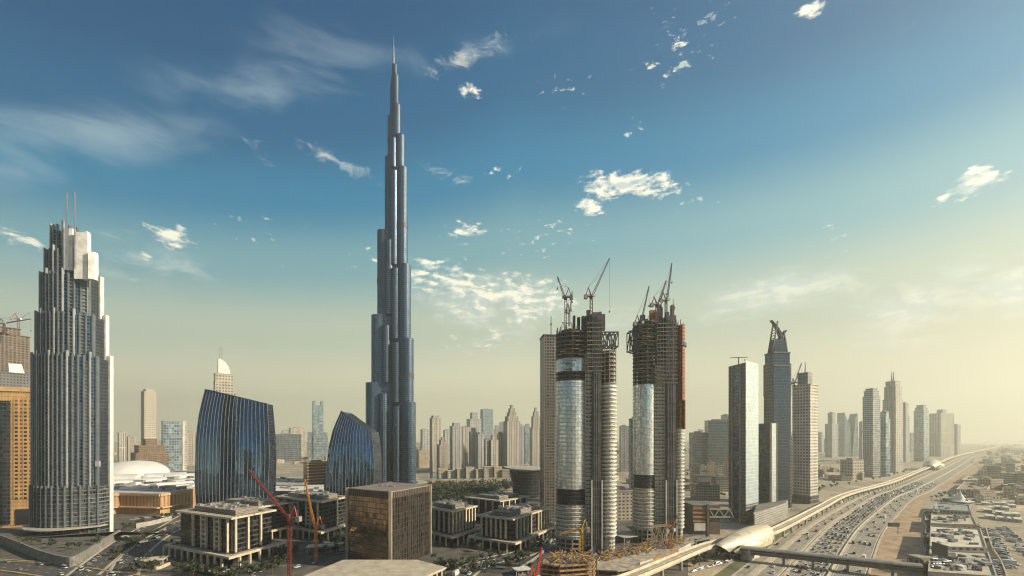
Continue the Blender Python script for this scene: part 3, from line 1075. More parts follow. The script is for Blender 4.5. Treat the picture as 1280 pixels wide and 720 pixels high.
def build_box():
    z = 58.8
    A, B, C_ = P(434, 610, z), P(488, 614.5, z), P(538, 606, z)
    A, B, C_ = Vector(A), Vector(B), Vector(C_)
    Dd = A + C_ - B
    o = Vector((B.x, B.y))
    t = thing("copper_office_block", "dark copper glass office cube with a flat roof and stone corner posts", "office building", (o.x, o.y, 0))
    poly = [tuple(p - o) for p in (A, B, C_, Dd)]
    gl = facade("copper_mirror_glass", (0.035, 0.03, 0.026), (0.34, 0.245, 0.175), 4.1, 2.1, 0.93, 0.88, 0.8, 0.06, 0.4, 0.2, 0.3, tilt=0.012)
    gr = facade("dark_fin_glass", (0.05, 0.045, 0.04), (0.085, 0.075, 0.065), 4.1, 2.6, 0.8, 0.92, 0.7, 0.1, var=0.6)
    mb = MB(); mb.prism(poly, 0, z - 5.5, 0, 1, top=False); part("curtain_wall", mb, [gl], t)
    inn = grow(poly, -1.2)
    mb = MB()
    mb.prism(poly, z - 0.9, z, 0, 0, True, True)
    for k in range(4):
        a, b = Vector(poly[k]), Vector(poly[(k + 1) % 4])
        L = (b - a).length
        n = int(L / 2.1)
        for i in range(1, n):
            q = a + (b - a) * i / n
            mb.bar((q.x, q.y, z - 5.6), (q.x, q.y, z - .8), 0.45)
    part("roof_canopy", mb, [mat("bronze_roof", (0.24, .20, .16), .7)], t)
    mb = MB(); mb.prism(grow(poly, -0.5), z - 5.5, z - .9, 0); part("attic_band", mb, [mat("brown_attic", (0.12, .085, .06), .6)], t)
    # right-hand face: stone fins over dark glass
    a, b = Vector(poly[1]), Vector(poly[2])
    nrm = Vector(((b - a).y, -(b - a).x)).normalized()
    mb = MB()
    q0, q1 = a + nrm * .25, b + nrm * .25
    wall_quad(mb, tuple(q0), tuple(q1), 0, z - 5.6)
    part("side_glazing", mb, [gr], t)
    fin = mat("bronze_fin", (0.17, .13, .095), .6)
    nf = 14
    for i in range(1, nf):
        q = a + (b - a) * i / nf + nrm * .6
        mb = MB(); mb.bar((q.x, q.y, 0), (q.x, q.y, z - 5.5), 0.24); part("fin", mb, [fin], t)
    post = mat("stone_post", (0.40, .32, .23))
    for p in poly:
        mb = MB(); mb.box(p[0] - 1.1, p[0] + 1.1, p[1] - 1.1, p[1] + 1.1, 0, z + .3); part("corner_post", mb, [post], t)
    for i in range(5):
        mb = MB()
        c = Vector(poly[0]) * .5 + Vector(poly[2]) * .5 + Vector((random.uniform(-9, 9), random.uniform(-4, 6)))
        mb.box(c.x - 1.5, c.x + 1.5, c.y - 1, c.y + 1, z, z + 1.3)
        part("roof_plant", mb, [GREY], t)
    zt = 13.0
    pts = [P(375, 722, zt), P(425, 735, zt), P(500, 733, zt), P(556, 709, zt), P(520, 700, zt), P(430, 700, zt)]
    t2 = thing("podium_building", "flat cream roofed podium building under the copper office cube", "building", (*pts[0], 0))
    pp = [(p[0] - pts[0][0], p[1] - pts[0][1]) for p in pts]
    mb = MB(); mb.prism(pp, 0, zt - 1, 0, 1); part("wall", mb, [facade("podium_bays", (.45, .38, .28), (.05, .05, .05), 6, 5, .7, .7), PALE], t2)
    mb = MB(); mb.prism(grow(pp, .8), zt - 1, zt, 0, None, True, True); part("roof", mb, [mat("cream_roof", (0.50, .43, .32), .9, var=.25, vs=.15)], t2)
build_box()

# ------------------------------------------------------------------ cream and black office blocks
def office(label, A, B, C_, z, yb_note, colL, colR, group="cream framed black glass office blocks", ladder=False):
    """A, B, C_: left, near and right roof corners (photo pixels) of a block z metres high"""
    a, b, c = (Vector(P(*q, z)) for q in (A, B, C_))
    # square the plan on its near corner
    u, v = (a - b), (c - b)
    o = b.copy()
    t = thing("office_block", label, "office building", (o.x, o.y, 0), 0, group)
    poly = [tuple(u), (0, 0), tuple(v), tuple(u + v)]
    gl = facade("black_band_glass", (0.055, 0.052, 0.048), (0.022, 0.026, 0.03), 3.9, 2.2, 0.96, 0.72, 0.3, 0.1, var=0.8)
    mb = MB(); mb.prism(grow(poly, -1.6), 0, z - 1.5, 0, 1); part("glass_wall", mb, [gl, ROOF], t)
    # overhanging brise-soleil roof: a frame with slots
    fr = MB()
    ring, rin = grow(poly, 1.2), grow(poly, -4.5)
    for k in range(4):
        fr.prism([ring[k], ring[(k + 1) % 4], rin[(k + 1) % 4], rin[k]], z - 1.4, z, 0, None, True, True)
    part("roof_frame", fr, [CREAM], t)
    sl = MB()
    for k in range(4):
        a2, b2 = Vector(ring[k]), Vector(ring[(k + 1) % 4])
        i2, j2 = Vector(rin[k]), Vector(rin[(k + 1) % 4])
        n = max(4, int((b2 - a2).length / 3.6))
        for i in range(n):
            f0, f1 = (i + .3) / n, (i + .72) / n
            p = [a2.lerp(b2, f0), a2.lerp(b2, f1), i2.lerp(j2, f1), i2.lerp(j2, f0)]
            mid = sum(p, Vector((0, 0))) / 4
            p = [tuple(mid + (w - mid) * .72) for w in p]
            sl.prism(p, z - 1.0, z + .06, 0)
    part("roof_slots", sl, [CHAR], t)
    mb = MB(); mb.prism(grow(poly, -9), z - 1.5, z + 3.4, 0, 1); part("plant_room", mb, [facade("louvre_wall", (.33, .29, .23), (.16, .14, .12), 1.2, 9, 1, .5, 0, .8), ROOF], t)
    for i in range(14):
        mb = MB()
        q = u * random.uniform(.2, .8) + v * random.uniform(.2, .8)
        h = random.uniform(.8, 2.4)
        mb.box(q.x - random.uniform(.8, 2.5), q.x + 1.6, q.y - 1.2, q.y + random.uniform(.8, 2), z + 3.4, z + 3.4 + h)
        part("roof_plant", mb, [GREY], t)
    zc = 8.6
    for (e0, e1, fr_, nrmf) in ((u, Vector((0, 0)), colL, 0), (Vector((0, 0)), v, colR, 1)):
        d = (e1 - e0)
        L = d.length
        dn = d.normalized()
        nrm = Vector((dn.y, -dn.x))
        for f in fr_:
            q = e0 + d * f + nrm * .1
            mb = MB()
            hw = dn * .75
            p = [tuple(q - hw - nrm * 1.2), tuple(q - hw + nrm * .5), tuple(q + hw + nrm * .5), tuple(q + hw - nrm * 1.2)]
            p = [p[1], p[2], p[3], p[0]]
            mb.prism(p, zc + 1.3, z - 1.4, 0)
            part("column", mb, [CREAM], t)
        if ladder and nrmf == 0:               # pairs of columns with rungs between them
            for f in ladder:
                mb = MB()
                zz = zc + 4
                while zz < z - 3:
                    q = e0 + d * (f + .045) + nrm * .2
                    hw = dn * (L * .045)
                    mb.prism([tuple(q - hw), tuple(q + hw), tuple(q + hw - nrm), tuple(q - hw - nrm)], zz, zz + 1.2, 0, None, True, True)
                    zz += 3.9
                part("column_rungs", mb, [CREAM], t)
    # colonnade round the foot
    out = grow(poly, 7)
    mb = MB()
    in2 = grow(poly, 4.6)
    for k in range(4):
        mb.prism([out[k], out[(k + 1) % 4], in2[(k + 1) % 4], in2[k]], zc - .9, zc + .9, 0, None, True, True)
    part("colonnade_beam", mb, [CREAM], t)
    mb = MB(); mb.prism(grow(poly, 4.5), zc - .3, zc + .2, 0, None, True, True); part("colonnade_roof", mb, [PAVE], t)
    for k in range(2):
        a2, b2 = Vector(out[k]), Vector(out[k + 1])
        n = int((b2 - a2).length / 8.5)
        for i in range(n + 1):
            q = a2.lerp(b2, i / n)
            mb = MB(); mb.box(q.x - .7, q.x + .7, q.y - .7, q.y + .7, 0, zc - .9); part("colonnade_post", mb, [CREAM], t)
    return t
cL = [.37, .56, .65, .80, .89, .99][:0] + [.30, .46, .54, .70, .78, .92]
office("big cream framed black glass office block ringed by a colonnade, beside the red crane", (222, 638), (290, 647), (343, 637), 37.5, 0, cL, [.08, .36, .66], ladder=(.46, .70))
office("low cream framed office block mostly hidden behind the big colonnaded one", (262, 629), (320, 634), (366, 627), 33, 0, [.5, .7], [.92, .99])
office("cream framed black office block behind the orange crane", (345, 620), (402, 627), (436, 620), 37, 0, [.20, .40, .50, .68, .77, .92], [.55, .96], ladder=(.40, .68))
rowc = [.04 + i * .13 for i in range(8)]
office("cream columned office block just beyond the copper cube's fin clad side", (528, 632), (565, 639), (595, 632), 31, 0, [.42, .58, .74, .90], rowc)
office("cream columned office block with a dark glass corner, beside the unfinished pair", (598, 643.5), (641, 648.5), (687, 634), 28.4, 0, [.10, .24, .38, .52, .66, .80], [.10, .19, .28, .37, .46, .66, .74, .82, .90, .97])
office("cream columned office block at the back, seen over the two front ones", (582, 621), (625, 626), (661, 620), 27, 0, [.2, .4, .6, .8], [.1, .3, .5, .7, .9])

# ------------------------------------------------------------------ cranes
def crane(label, loc, mast_h, jib, elev, head, m, mast_w=2.2, counter=9, kind="luffing", hook=0.5, group="tower cranes on the building sites", name="tower_crane", t_=0.34):
    """luffing tower crane; head = heading of the jib in degrees from +X"""
    t = thing(name, label, "crane", loc, R(head), group)
    mb = MB(); mb.lattice((0, 0, 0), (0, 0, mast_h), mast_w, t=t_); part("mast", mb, [m], t)
    z = mast_h
    mb = MB(); mb.prism(ell(0, 0, mast_w * .8, mast_w * .8, 10), z, z + 1.6); part("slewing_ring", mb, [m], t)
    z += 1.6
    mb = MB(); mb.box(1.0, 3.0, -2.8, -1.0, z, z + 2.4); part("cab", mb, [CANC], t)
    tip = (jib * math.cos(R(elev)), 0, z + 1 + jib * math.sin(R(elev)))
    mb = MB(); mb.lattice((1, 0, z + 1), tip, mast_w * .75, mast_w * .35, t=t_ * .9); part("jib", mb, [m], t)
    mb = MB()
    mb.box(-counter, 1, -1.2, 1.2, z + .1, z + .8)
    mb.bar((-counter, -1.1, z + 1.8), (0, -1.1, z + 1.8), .18); mb.bar((-counter, 1.1, z + 1.8), (0, 1.1, z + 1.8), .18)
    cj = part("counter_jib", mb, [m], t)
    mb = MB(); mb.box(-counter - .2, -counter + 2.6, -1.6, 1.6, z - 1.6, z + 1.9); part("counterweight", mb, [GREY], cj)
    ap = (-counter * .45, 0, z + 8.5)
    mb = MB()
    for sy in (-1, 1):
        mb.bar((0.5, sy, z), ap, .5); mb.bar((-counter * .8, sy, z + .8), ap, .4)
    part("gantry", mb, [m], t)
    mb = MB(); mb.bar(ap, tip, .13); mb.bar((ap[0], .5, ap[2]), (tip[0] * .6, .3, z + 1 + (tip[2] - z - 1) * .6), .13)
    part("pendant_line", mb, [DARK], t)
    hz = tip[2] - max(6, jib * hook)
    mb = MB(); mb.bar(tip, (tip[0], 0, hz), .12); mb.box(tip[0] - .5, tip[0] + .5, -.4, .4, hz - 1.4, hz); part("hook_line", mb, [DARK], t)
    return t
CANC = mat("crane_cab", (0.55, 0.55, 0.53), 0.4)


# ------------------------------------------------------------------ unfinished twin towers
SLAB = mat("bare_slab", (0.42, 0.37, 0.29), 0.85, var=0.35, vs=0.2)
SLABW = mat("pale_slab_edge", (0.72, 0.68, 0.58), 0.6)
OPEN = facade("open_floor_void", (0.10, 0.075, 0.05), (0.022, 0.02, 0.018), 3.4, 3.2, 0.75, 0.7, 0.0, 0.8, var=0.9)
OPENR = facade("scaffold_mesh", (0.36, 0.15, 0.055), (0.10, 0.05, 0.03), 3.4, 2.4, 0.6, 0.55, 0.0, 0.8, var=0.8)
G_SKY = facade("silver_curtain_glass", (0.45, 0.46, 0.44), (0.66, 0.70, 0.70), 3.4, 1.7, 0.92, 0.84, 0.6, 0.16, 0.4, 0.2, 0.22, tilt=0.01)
G_LOW = facade("lower_darker_glass", (0.52, 0.48, 0.40), (0.36, 0.36, 0.34), 3.4, 1.9, 0.85, 0.7, 0.5, 0.2, 0.6, 0.1, 0.6)  # lower floors: greyer, darker glass than the curtain wall above
BALC = facade("balcony_recess", (0.62, 0.58, 0.49), (0.03, 0.03, 0.03), 3.4, 3.0, 0.7, 0.62, 0.1, 0.4, var=0.8)
SHAFT = mat("dark_shaft", (0.09, 0.088, 0.085), 0.7, var=0.5, vs=0.15)


def site_tower(label, cpx, yb, lobe, rec, core, right, levels, rusty):
    s = H / (yb - HY)
    D = F * s
    t = thing("unfinished_tower", label, "tower", ((cpx - 640) * s, D + 12, 0))
    X = lambda p: (p - cpx) * s
    Zp = lambda y: H + (HY - y) * s
    cx, a = (X(lobe[0]) + X(lobe[1])) / 2 + 2.0, (X(lobe[1]) - X(lobe[0])) / 2 + 2.0
    b = 13.0
    le = ell(cx, 2, a, b, 30)
    z_dark0, z_dark1 = Zp(levels['dark'][1]), Zp(levels['dark'][0])
    z_gl, z_open = Zp(levels['glass']), Zp(levels['open'])
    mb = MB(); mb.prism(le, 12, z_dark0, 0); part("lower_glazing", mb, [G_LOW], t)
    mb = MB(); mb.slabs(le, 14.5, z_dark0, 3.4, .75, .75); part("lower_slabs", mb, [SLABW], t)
    mb = MB(); mb.prism(grow(le, -1), z_dark0, z_dark1, 0); mb.slabs(le, z_dark0 + .4, z_dark1, 3.4, .35, .1, 1); part("plant_floor", mb, [facade("black_void", (.05, .048, .045), (.016, .016, .016), 3.4, 3, .7, .7, 0, .8), CHAR], t)
    mb = MB(); mb.prism(le, z_dark1, z_gl, 0, 1); part("curtain_wall", mb, [G_SKY, GREY], t)
    mb = MB(); mb.slabs(le, z_dark1, z_gl, 3.4, .45, .25); part("slab_edges", mb, [SLABW], t)
    zz = z_gl
    if 'gap' in levels:
        g0, g1 = Zp(levels['gap'][1]), Zp(levels['gap'][0])
        mb = MB(); mb.prism(grow(le, -.4), g0 + .01, g1, 0, 1); part("upper_glazing", mb, [G_SKY, GREY], t)
        mb = MB(); mb.prism(grow(le, -1.2), z_gl, g0, 0, 1); mb.slabs(le, z_gl + .02, g0, 3.4, .5, .2, 2); part("open_floor", mb, [OPEN, GREY, SHAFT], t)
        zz = g1
    mb = MB(); mb.prism(grow(le, -4.5), zz, z_open, 0, 1); part("inner_walls", mb, [OPEN, GREY], t)
    mb = MB(); mb.slabs(le, zz + .03, z_open, 3.7, .55, .3); part("bare_floor", mb, [mat("weathered_slab", (.27, .24, .19), .9, var=.4, vs=.2)], t)
    mb = MB()
    for i in range(0, 30, 2):
        p = le[i]
        mb.bar((p[0] * .97, p[1] * .97, zz), (p[0] * .97, p[1] * .97, z_open + random.uniform(0, 3)), .8)
    part("columns", mb, [SHAFT], t)
    # frame at the foot
    mb = MB(); mb.prism(grow(le, -3), 0, 12, 0, 1); part("foot_walls", mb, [OPEN, GREY], t)
    mb = MB(); mb.slabs(le, 4, 12.5, 4, .8, .4)
    for i in range(0, 30, 2):
        mb.bar((*le[i], 0), (*le[i], 12), 1.0)
    part("foot_frame", mb, [SLAB], t)
    # balcony recess, lift shaft, right-hand cylinder
    mb = MB(); mb.prism(rect(X(rec[0]), X(rec[1]) + .3, -8.5, 13), 6, Zp(levels['rec']), 0, 1); part("balcony_wall", mb, [BALC, GREY], t)
    mb = MB(); mb.slabs(rect(X(rec[0]) + .3, X(rec[1]) + .2, -9.9, -8.2), 12, Zp(levels['rec']), 3.4, .95, 0); part("balconies", mb, [SLAB], t)
    ztop = Zp(levels['core'])
    mb = MB(); mb.prism(rect(X(core[0]), X(core[1]), -11.5, 12), 0, ztop, 0, 1); part("lift_shaft", mb, [SHAFT, GREY], t)
    for xx in (X(core[0]) - .5, X(core[1]) + .4):
        mb = MB(); mb.bar((xx, -11.9, 0), (xx, -11.9, Zp(levels['edge'])), 1.0); part("shaft_edge", mb, [SLABW], t)
    mb = MB()
    for k in range(3):
        xx = X(core[0]) + (X(core[1]) - X(core[0])) * (k + .8) / 4
        mb.bar((xx, -11.8, 8), (xx, -11.8, ztop - 4), .35)
    for z in range(14, int(ztop) - 4, 7):
        mb.bar((X(core[0]) + .5, -11.8, z), (X(core[1]) - .5, -11.8, z), .3)
    part("hoist_rails", mb, [GREY], t)
    # raw floors run right across the upper storeys
    zu0, zu1 = Zp(levels['rec'] + 24), min(ztop - 7, z_open + 6)
    up = rect(X(rec[0]) + 1, X(right[0]) + 1.5, -12.1, 9)
    mb = MB(); mb.slabs(up, zu0, zu1, 3.7, .6, .15); part("raw_floor", mb, [mat("raw_floor_slab", (.30, .26, .20), .9, var=.4, vs=.2)], t)
    mb = MB()
    for i in range(7):
        xx = X(rec[0]) + 1.2 + (X(right[0]) - X(rec[0])) * i / 6.5
        mb.bar((xx, -12.0, zu0), (xx, -12.0, zu1 + (i * 7 % 5) * 1.2), .5)
    part("raw_columns", mb, [SHAFT], t)
    rc, ra = (X(right[0]) + X(right[1])) / 2, (X(right[1]) - X(right[0])) / 2
    re_ = ell(rc, 2, ra, 10.5, 24)
    mb = MB(); mb.prism(grow(re_, -.8), 0, Zp(levels['rgl']), 0, 1); part("right_glazing", mb, [facade("pale_balcony_glass", (.50, .47, .40), (.30, .31, .30), 3.4, 2.4, .8, .55, .5, .2, var=.5), GREY], t)
    mb = MB(); mb.slabs(re_, 14, Zp(levels['rgl']), 3.4, 1.15, .5); part("right_balconies", mb, [mat("white_balcony", (.76, .72, .62), .55)], t)
    zr = Zp(levels['rtop'])
    mb = MB(); mb.prism(grow(re_, -2.2), Zp(levels['rgl']), zr, 0, 1); part("right_inner", mb, [OPENR if rusty else OPEN, GREY], t)
    mb = MB(); mb.slabs(re_, Zp(levels['rgl']) + .02, zr, 3.7, .5, .2)
    for i in range(0, 24, 2):
        mb.bar((*re_[i], Zp(levels['rgl'])), (*re_[i], zr + 1.5), .55)
    part("right_open_frame", mb, [RUST if rusty else SLAB], t)
    if rusty:
        mb = MB(); sc_ = ell(rc, 2, ra + 1.2, 11.8, 24, -80, 50); 
        mb.prism(sc_ + [(rc, 3)], Zp(500), Zp(404), 0); part("scaffold_screen", mb, [OPENR], t)
        mb = MB(); sc2 = ell(rc, 2, ra + 1.7, 12.6, 24, -60, 60)
        mb.prism(sc2 + [(rc, 3)], Zp(536), Zp(500), 0); part("debris_netting", mb, [mat("brown_netting", (.25, .16, .10), .9, var=.3, vs=.3)], t)
        mb = MB(); mb.prism(grow(re_, 2.5), Zp(431), Zp(427), 0, None, True, True); part("safety_fan", mb, [SHAFT], t)
    # ragged core walls and formwork on top
    rnd = random.Random(cpx)
    for k in range(9):
        x0 = rnd.uniform(cx - a * .7, X(core[1]) + 3)
        w = rnd.uniform(2, 5.5)
        h = rnd.uniform(5, 15) * (1.3 if x0 > cx else .8)
        y0 = rnd.uniform(-6, 6)
        mb = MB(); mb.box(x0, x0 + w, y0, y0 + rnd.uniform(2, 5), z_open - 1, z_open + h)
        part("core_wall", mb, [rnd.choice([SHAFT, mat("grimy_wall", (.11, .085, .06), .9, var=.5), RUST if rusty else SHAFT])], t)
    for k in range(46):
        mb = MB()
        x0 = rnd.uniform(cx - a * .9, X(right[1]) - 1)
        y0 = rnd.uniform(-9, 9)
        zb = z_open - 3 if x0 < X(core[0]) else min(zr, ztop) - 1
        mb.bar((x0, y0, zb), (x0 + rnd.uniform(-1, 1), y0, zb + rnd.uniform(3, 11)), .4)
        part("starter_bar", mb, [mat("rebar_brown", (.10, .07, .05), .9)], t)
    for k in range(26):
        mb = MB()
        x0 = rnd.uniform(cx - a, cx + a - 7)
        zb = rnd.uniform(z_gl + 4, z_open + 4)
        mb.bar((x0, -11.5 + rnd.uniform(-1.5, 1), zb), (x0 + rnd.uniform(3, 9), -11.5 + rnd.uniform(-1.5, 1), zb + rnd.uniform(-1, 1)), .5)
        part("formwork_beam", mb, [mat("grimy_formwork", (.15, .10, .055), .9, var=.5)], t)
    return t, s, D, X, Zp
tA, sA, DA, XA, ZA = site_tower("unfinished tower of silver curved glass with dark bare floors on top", 735, 693, (697, 733), (732.5, 740.5), (740.5, 752), (752, 774.5),
    dict(dark=(612, 632), glass=475, gap=(447, 463), open=409, rec=440, core=390, edge=600, rgl=478, rtop=436), False)
tB, sB, DB, XB, ZB = site_tower("unfinished tower of silver glass with a rust coloured scaffolded side", 828, 680, (797, 820), (820, 833), (833.5, 845.5), (845, 860.5),
    dict(dark=(594, 611), glass=480, open=400, rec=455, core=394, edge=600, rgl=535, rtop=404), True)
# cantilever truss steelwork high on both towers
mb = MB()
for y0, y1 in ((-6, 4),):
    for yy in (y0, y1):
        mb.bar((XA(748), yy, ZA(413)), (XA(775.5), yy, ZA(413)), 1.0); mb.bar((XA(748), yy, ZA(431)), (XA(775.5), yy, ZA(431)), 1.0)
        for k in range(5):
            xa, xb = XA(749 + k * 5.2), XA(749 + (k + 1) * 5.2)
            mb.bar((xa, yy, ZA(413 if k % 2 else 431)), (xb, yy, ZA(431 if k % 2 else 413)), .8)
            mb.bar((xb, yy, ZA(413)), (xb, yy, ZA(431)), .7)
    for k in range(6):
        xa = XA(749 + k * 5.2)
        mb.bar((xa, y0, ZA(431)), (xa, y1, ZA(431)), .7); mb.bar((xa, y0, ZA(413)), (xa, y1, ZA(413)), .7)
part("sky_bridge_truss", mb, [CHAR], tA)
mb = MB()
for yy in (-7, 3):
    mb.bar((XB(789), yy, ZB(413)), (XB(806), yy, ZB(405)), 1.0); mb.bar((XB(789.5), yy, ZB(436)), (XB(806), yy, ZB(441)), 1.0)
    for k in range(4):
        xa, xb = XB(789 + k * 4), XB(789 + (k + 1) * 4)
        mb.bar((xa, yy, ZB(413 if k % 2 else 437)), (xb, yy, ZB(438 if k % 2 else 409)), .8)
        mb.bar((xa, yy, ZB(413)), (xa, yy, ZB(437)), .7)
for k in range(5):
    xa = XB(789 + k * 4)
    for zz in (412, 424, 437):
        mb.bar((xa, -7, ZB(zz)), (xa, 3, ZB(zz)), .6); mb.bar((XB(789), -7, ZB(zz)), (XB(806), -7, ZB(zz)), .7)
part("sky_bridge_truss", mb, [SHAFT], tB)

def on_tower(px, py, D):
    return ((px - 640) / F * D, D, Zat(py, D))
crane("crane with its jib raised leftwards on the silver unfinished tower with dark bare floors", on_tower(707, 412, 375), 26, 19, 68, 172, CRANEP, 1.9, 6)
crane("tallest crane, its hook hanging low, on the silver unfinished tower with dark bare floors", on_tower(739, 392, 380), 13, 37, 64, 3, CRANEP, 2.0, 6, hook=1.25)
crane("small steep pale crane close behind the jib that is raised leftwards", on_tower(711.5, 408, 395), 12, 18, 80, 20, CRANEW, 1.3, 3, t_=.25)
crane("grey crane above the steel truss of the rust scaffolded unfinished tower", on_tower(800, 414, 405), 5, 36, 76, 5, CRANEW, 1.7, 6, t_=.26)
crane("maroon masted crane between two grey cranes on the rust scaffolded unfinished tower", on_tower(821, 404, 402), 15, 24, 68, 4, CRANEP, 1.9, 6)
crane("crane with the steepest jib, at the highest point of the rust scaffolded unfinished tower", on_tower(832.5, 397, 412), 14, 36, 81, 3, CRANEW, 1.8, 6)
mb = MB(); mb.bar((0, 0, 0), (0, 0, 18), .8, w2=.4); mb.box(-1.6, 1.6, -.8, .8, 8, 10.5); mb.box(-1.1, 1.1, -1, 1, 0, 1.2)
solo("climbing_mast", mb, [CRANEW], "short grey mast on the roof corner of the rust scaffolded unfinished tower", "mast", on_tower(841.5, 397, 412))

# slab tower behind the left unfinished one
t, w, d, z, D = tower("residential_tower", "narrow grey brown slab tower standing close behind an unfinished tower, near the opera house", "tower", 674.5, 701, 422, 652,
                      facade("slab_balconies", (0.22, .19, .155), (0.05, .055, .06), 3.5, 3.2, .62, .6, .4, var=.8, pier=12.8, pierw=.12), 12, 1.2, plant=False)
mb = MB(); mb.bar((0, 0, 0), (0, 0, 26), 1.1, w2=.7); mb.box(-1, 1, -1, 1, 0, 2.5); mb.box(-.9, .9, -.9, .9, 15, 17)
solo("roof_mast", mb, [CRANEW], "thin grey mast on the roof of the narrow slab tower behind the unfinished pair", "mast", (t.location.x + 1, t.location.y, z))

# building site podium in front of the pair
def podium():
    def px(pts, z):
        return [P(a, b, z) for a, b in pts]
    top = [(676, 704), (681, 698), (694, 693), (734, 693.5), (744, 698), (741, 704), (700, 707)]
    pl = px(top, 18)
    o = pl[0]
    t = thing("building_site_podium", "rust streaked concrete car park deck under construction at the bottom centre", "building", (*o, 0))
    lp = [(p[0] - o[0], p[1] - o[1]) for p in pl]
    lp = lp[::-1] if sum(lp[i][0] * lp[(i + 1) % 7][1] - lp[(i + 1) % 7][0] * lp[i][1] for i in range(7)) < 0 else lp
    mb = MB(); mb.prism(grow(lp, -3), 0, 17, 0, 1); part("inner_walls", mb, [mat("rust_void", (.10, .06, .035), .9, var=.6, vs=.4), GREY], t)
    mb = MB(); mb.slabs(lp, 2, 18, 3.0, .9, .4); part("deck", mb, [mat("stained_deck", (.40, .26, .14), .9, var=.5, vs=.25)], t)
    mb = MB()
    n = len(lp)
    for k in range(n):
        a, b = Vector(lp[k]), Vector(lp[(k + 1) % n])
        for i in range(max(1, int((b - a).length / 4))):
            q = a.lerp(b, i / max(1, int((b - a).length / 4)))
            mb.bar((q.x, q.y, 0), (q.x, q.y, 18.5), .6)
    part("columns", mb, [RUST], t)
    # lower slabs stretching right, round to the hoarding
    reg = px([(746, 712), (747, 702), (790, 692), (862, 672), (868, 678), (818, 700), (800, 709), (772, 714)], 9)
    o = reg[0]
    t2 = thing("building_site_deck", "half built lower deck littered with steel, in front of the unfinished pair", "building", (*o, 0))
    lp = [(p[0] - o[0], p[1] - o[1]) for p in reg]
    A = sum(lp[i][0] * lp[(i + 1) % len(lp)][1] - lp[(i + 1) % len(lp)][0] * lp[i][1] for i in range(len(lp)))
    if A < 0:
        lp = lp[::-1]
    mb = MB(); mb.prism(grow(lp, -1.6), 0, 8, 0, 1); part("inner_walls", mb, [mat("rust_void", (.1, .06, .03)), GREY], t2)
    mb = MB(); mb.slabs(lp, 1.2, 9, 3.6, .8, .3); part("deck", mb, [mat("pale_deck", (.40, .34, .26), .9, var=.5, vs=.25)], t2)
    rnd = random.Random(5)
    mb = MB()
    for k in range(420):
        f = rnd.random()
        qx, qy = rnd.uniform(690, 862), 0
        base = 694 - (qx - 745) * .19 if qx > 745 else 694
        q = P(qx, base + rnd.uniform(-3, 10), 9.2 if qx > 745 else 18.8)
        zz = (9.6 if qx > 745 else 19.2)
        h = rnd.uniform(.3, 2.2)
        an = rnd.uniform(0, 3.14)
        if f < .55:
            L = rnd.uniform(2, 7)
            mb.bar((q[0], q[1], zz + h * .5), (q[0] + L * math.cos(an), q[1] + L * math.sin(an), zz + h * .5 + rnd.uniform(0, 1)), rnd.uniform(.25, .6), rnd.randrange(5))
        else:
            ww = rnd.uniform(.6, 2)
            mb.box(q[0], q[0] + ww, q[1], q[1] + ww * .8, zz - .5, zz + h, rnd.randrange(5))
    struct("building_materials", mb, [RUST, SLAB, WOOD, GREY, YELLOW], 'stuff')
    a, b, c = P(812, 718), P(818, 713), P(850, 702)
    mb = MB()
    for (p0, p1, mi) in ((P(800, 722), P(816, 716), 1), (P(816, 716), P(847, 703), 0), (P(848, 703), P(864, 694), 1)):
        mb.prism([p0, p1, (p1[0], p1[1] + .6), (p0[0], p0[1] + .6)], 0, 10.5, mi)
    solo("site_hoarding", mb, [WOOD, mat("white_hoarding", (.6, .57, .5))], "plywood and white site hoarding between the building site and the metro track", "hoarding")
podium()
mb = MB()
for yy in (-3, 3):
    mb.bar((-9, yy, 22), (9, yy, 23.5), .9); mb.bar((-9, yy, 10), (8, yy, 11), .9)
    for k in range(6):
        xa = -9 + k * 3.4
        mb.bar((xa, yy, 10.5 if k % 2 else 22), (xa + 3.4, yy, 22 if k % 2 else 10.5), .7)
for xx in (-8, 7):
    for yy in (-3, 3):
        mb.bar((xx, yy, 0), (xx, yy, 12), .8)
mb.bar((-8, -3, 22), (-8, 3, 22), .7); mb.bar((7, -3, 22), (7, 3, 22), .7)
mb.bar((-8, -3, 10), (-8, 3, 10), .7); mb.bar((7, -3, 10), (7, 3, 10), .7)
solo("steel_truss_frame", mb, [mat("primer_steel", (.42, .33, .2), .7)], "pale steel truss frame waiting at the foot of the unfinished pair", "truss", (*P(826, 690), 0))
crane("yellow crane with a level jib at the foot of the unfinished pair", (*P(727, 712), 0), 28, 17, -12, 182, YELLOW, 1.9, 6, hook=.35)
crane("rust coloured crane beside the steel truss at the foot of the unfinished pair", (*P(838, 700), 0), 22, 13, 58, 20, RUST, 1.8, 5)
crane("dark red crane with a long raised jib in front of the cream framed office blocks", (*P(362, 728), 0), 42, 45, 46, 172, RED, 1.8, 8, t_=.27)
crane("orange crane with its jib raised almost upright, near the copper cube", (*P(395, 704), 0), 27, 38, 76, 178, ORANGE, 1.7, 7, t_=.27)
crane("bright red crane tip beside the rust streaked car park deck", (*P(668, 742), 0), 8, 19, 74, 20, mat("bright_red_paint", (.62, .05, .03), .5), 1.6, 4)
crane("small crane with a nearly level jib on the unfinished brown tower behind the orange hotel", (*on_tower(5, 418, 640)[:2], on_tower(5, 418, 640)[2]), 14, 34, 14, 12, CRANEP, 1.8, 8)
crane("small maroon crane with a raised jib on the unfinished brown tower behind the orange hotel", on_tower(23, 411, 640), 12, 17, 46, 60, CRANEP, 2.0, 8)

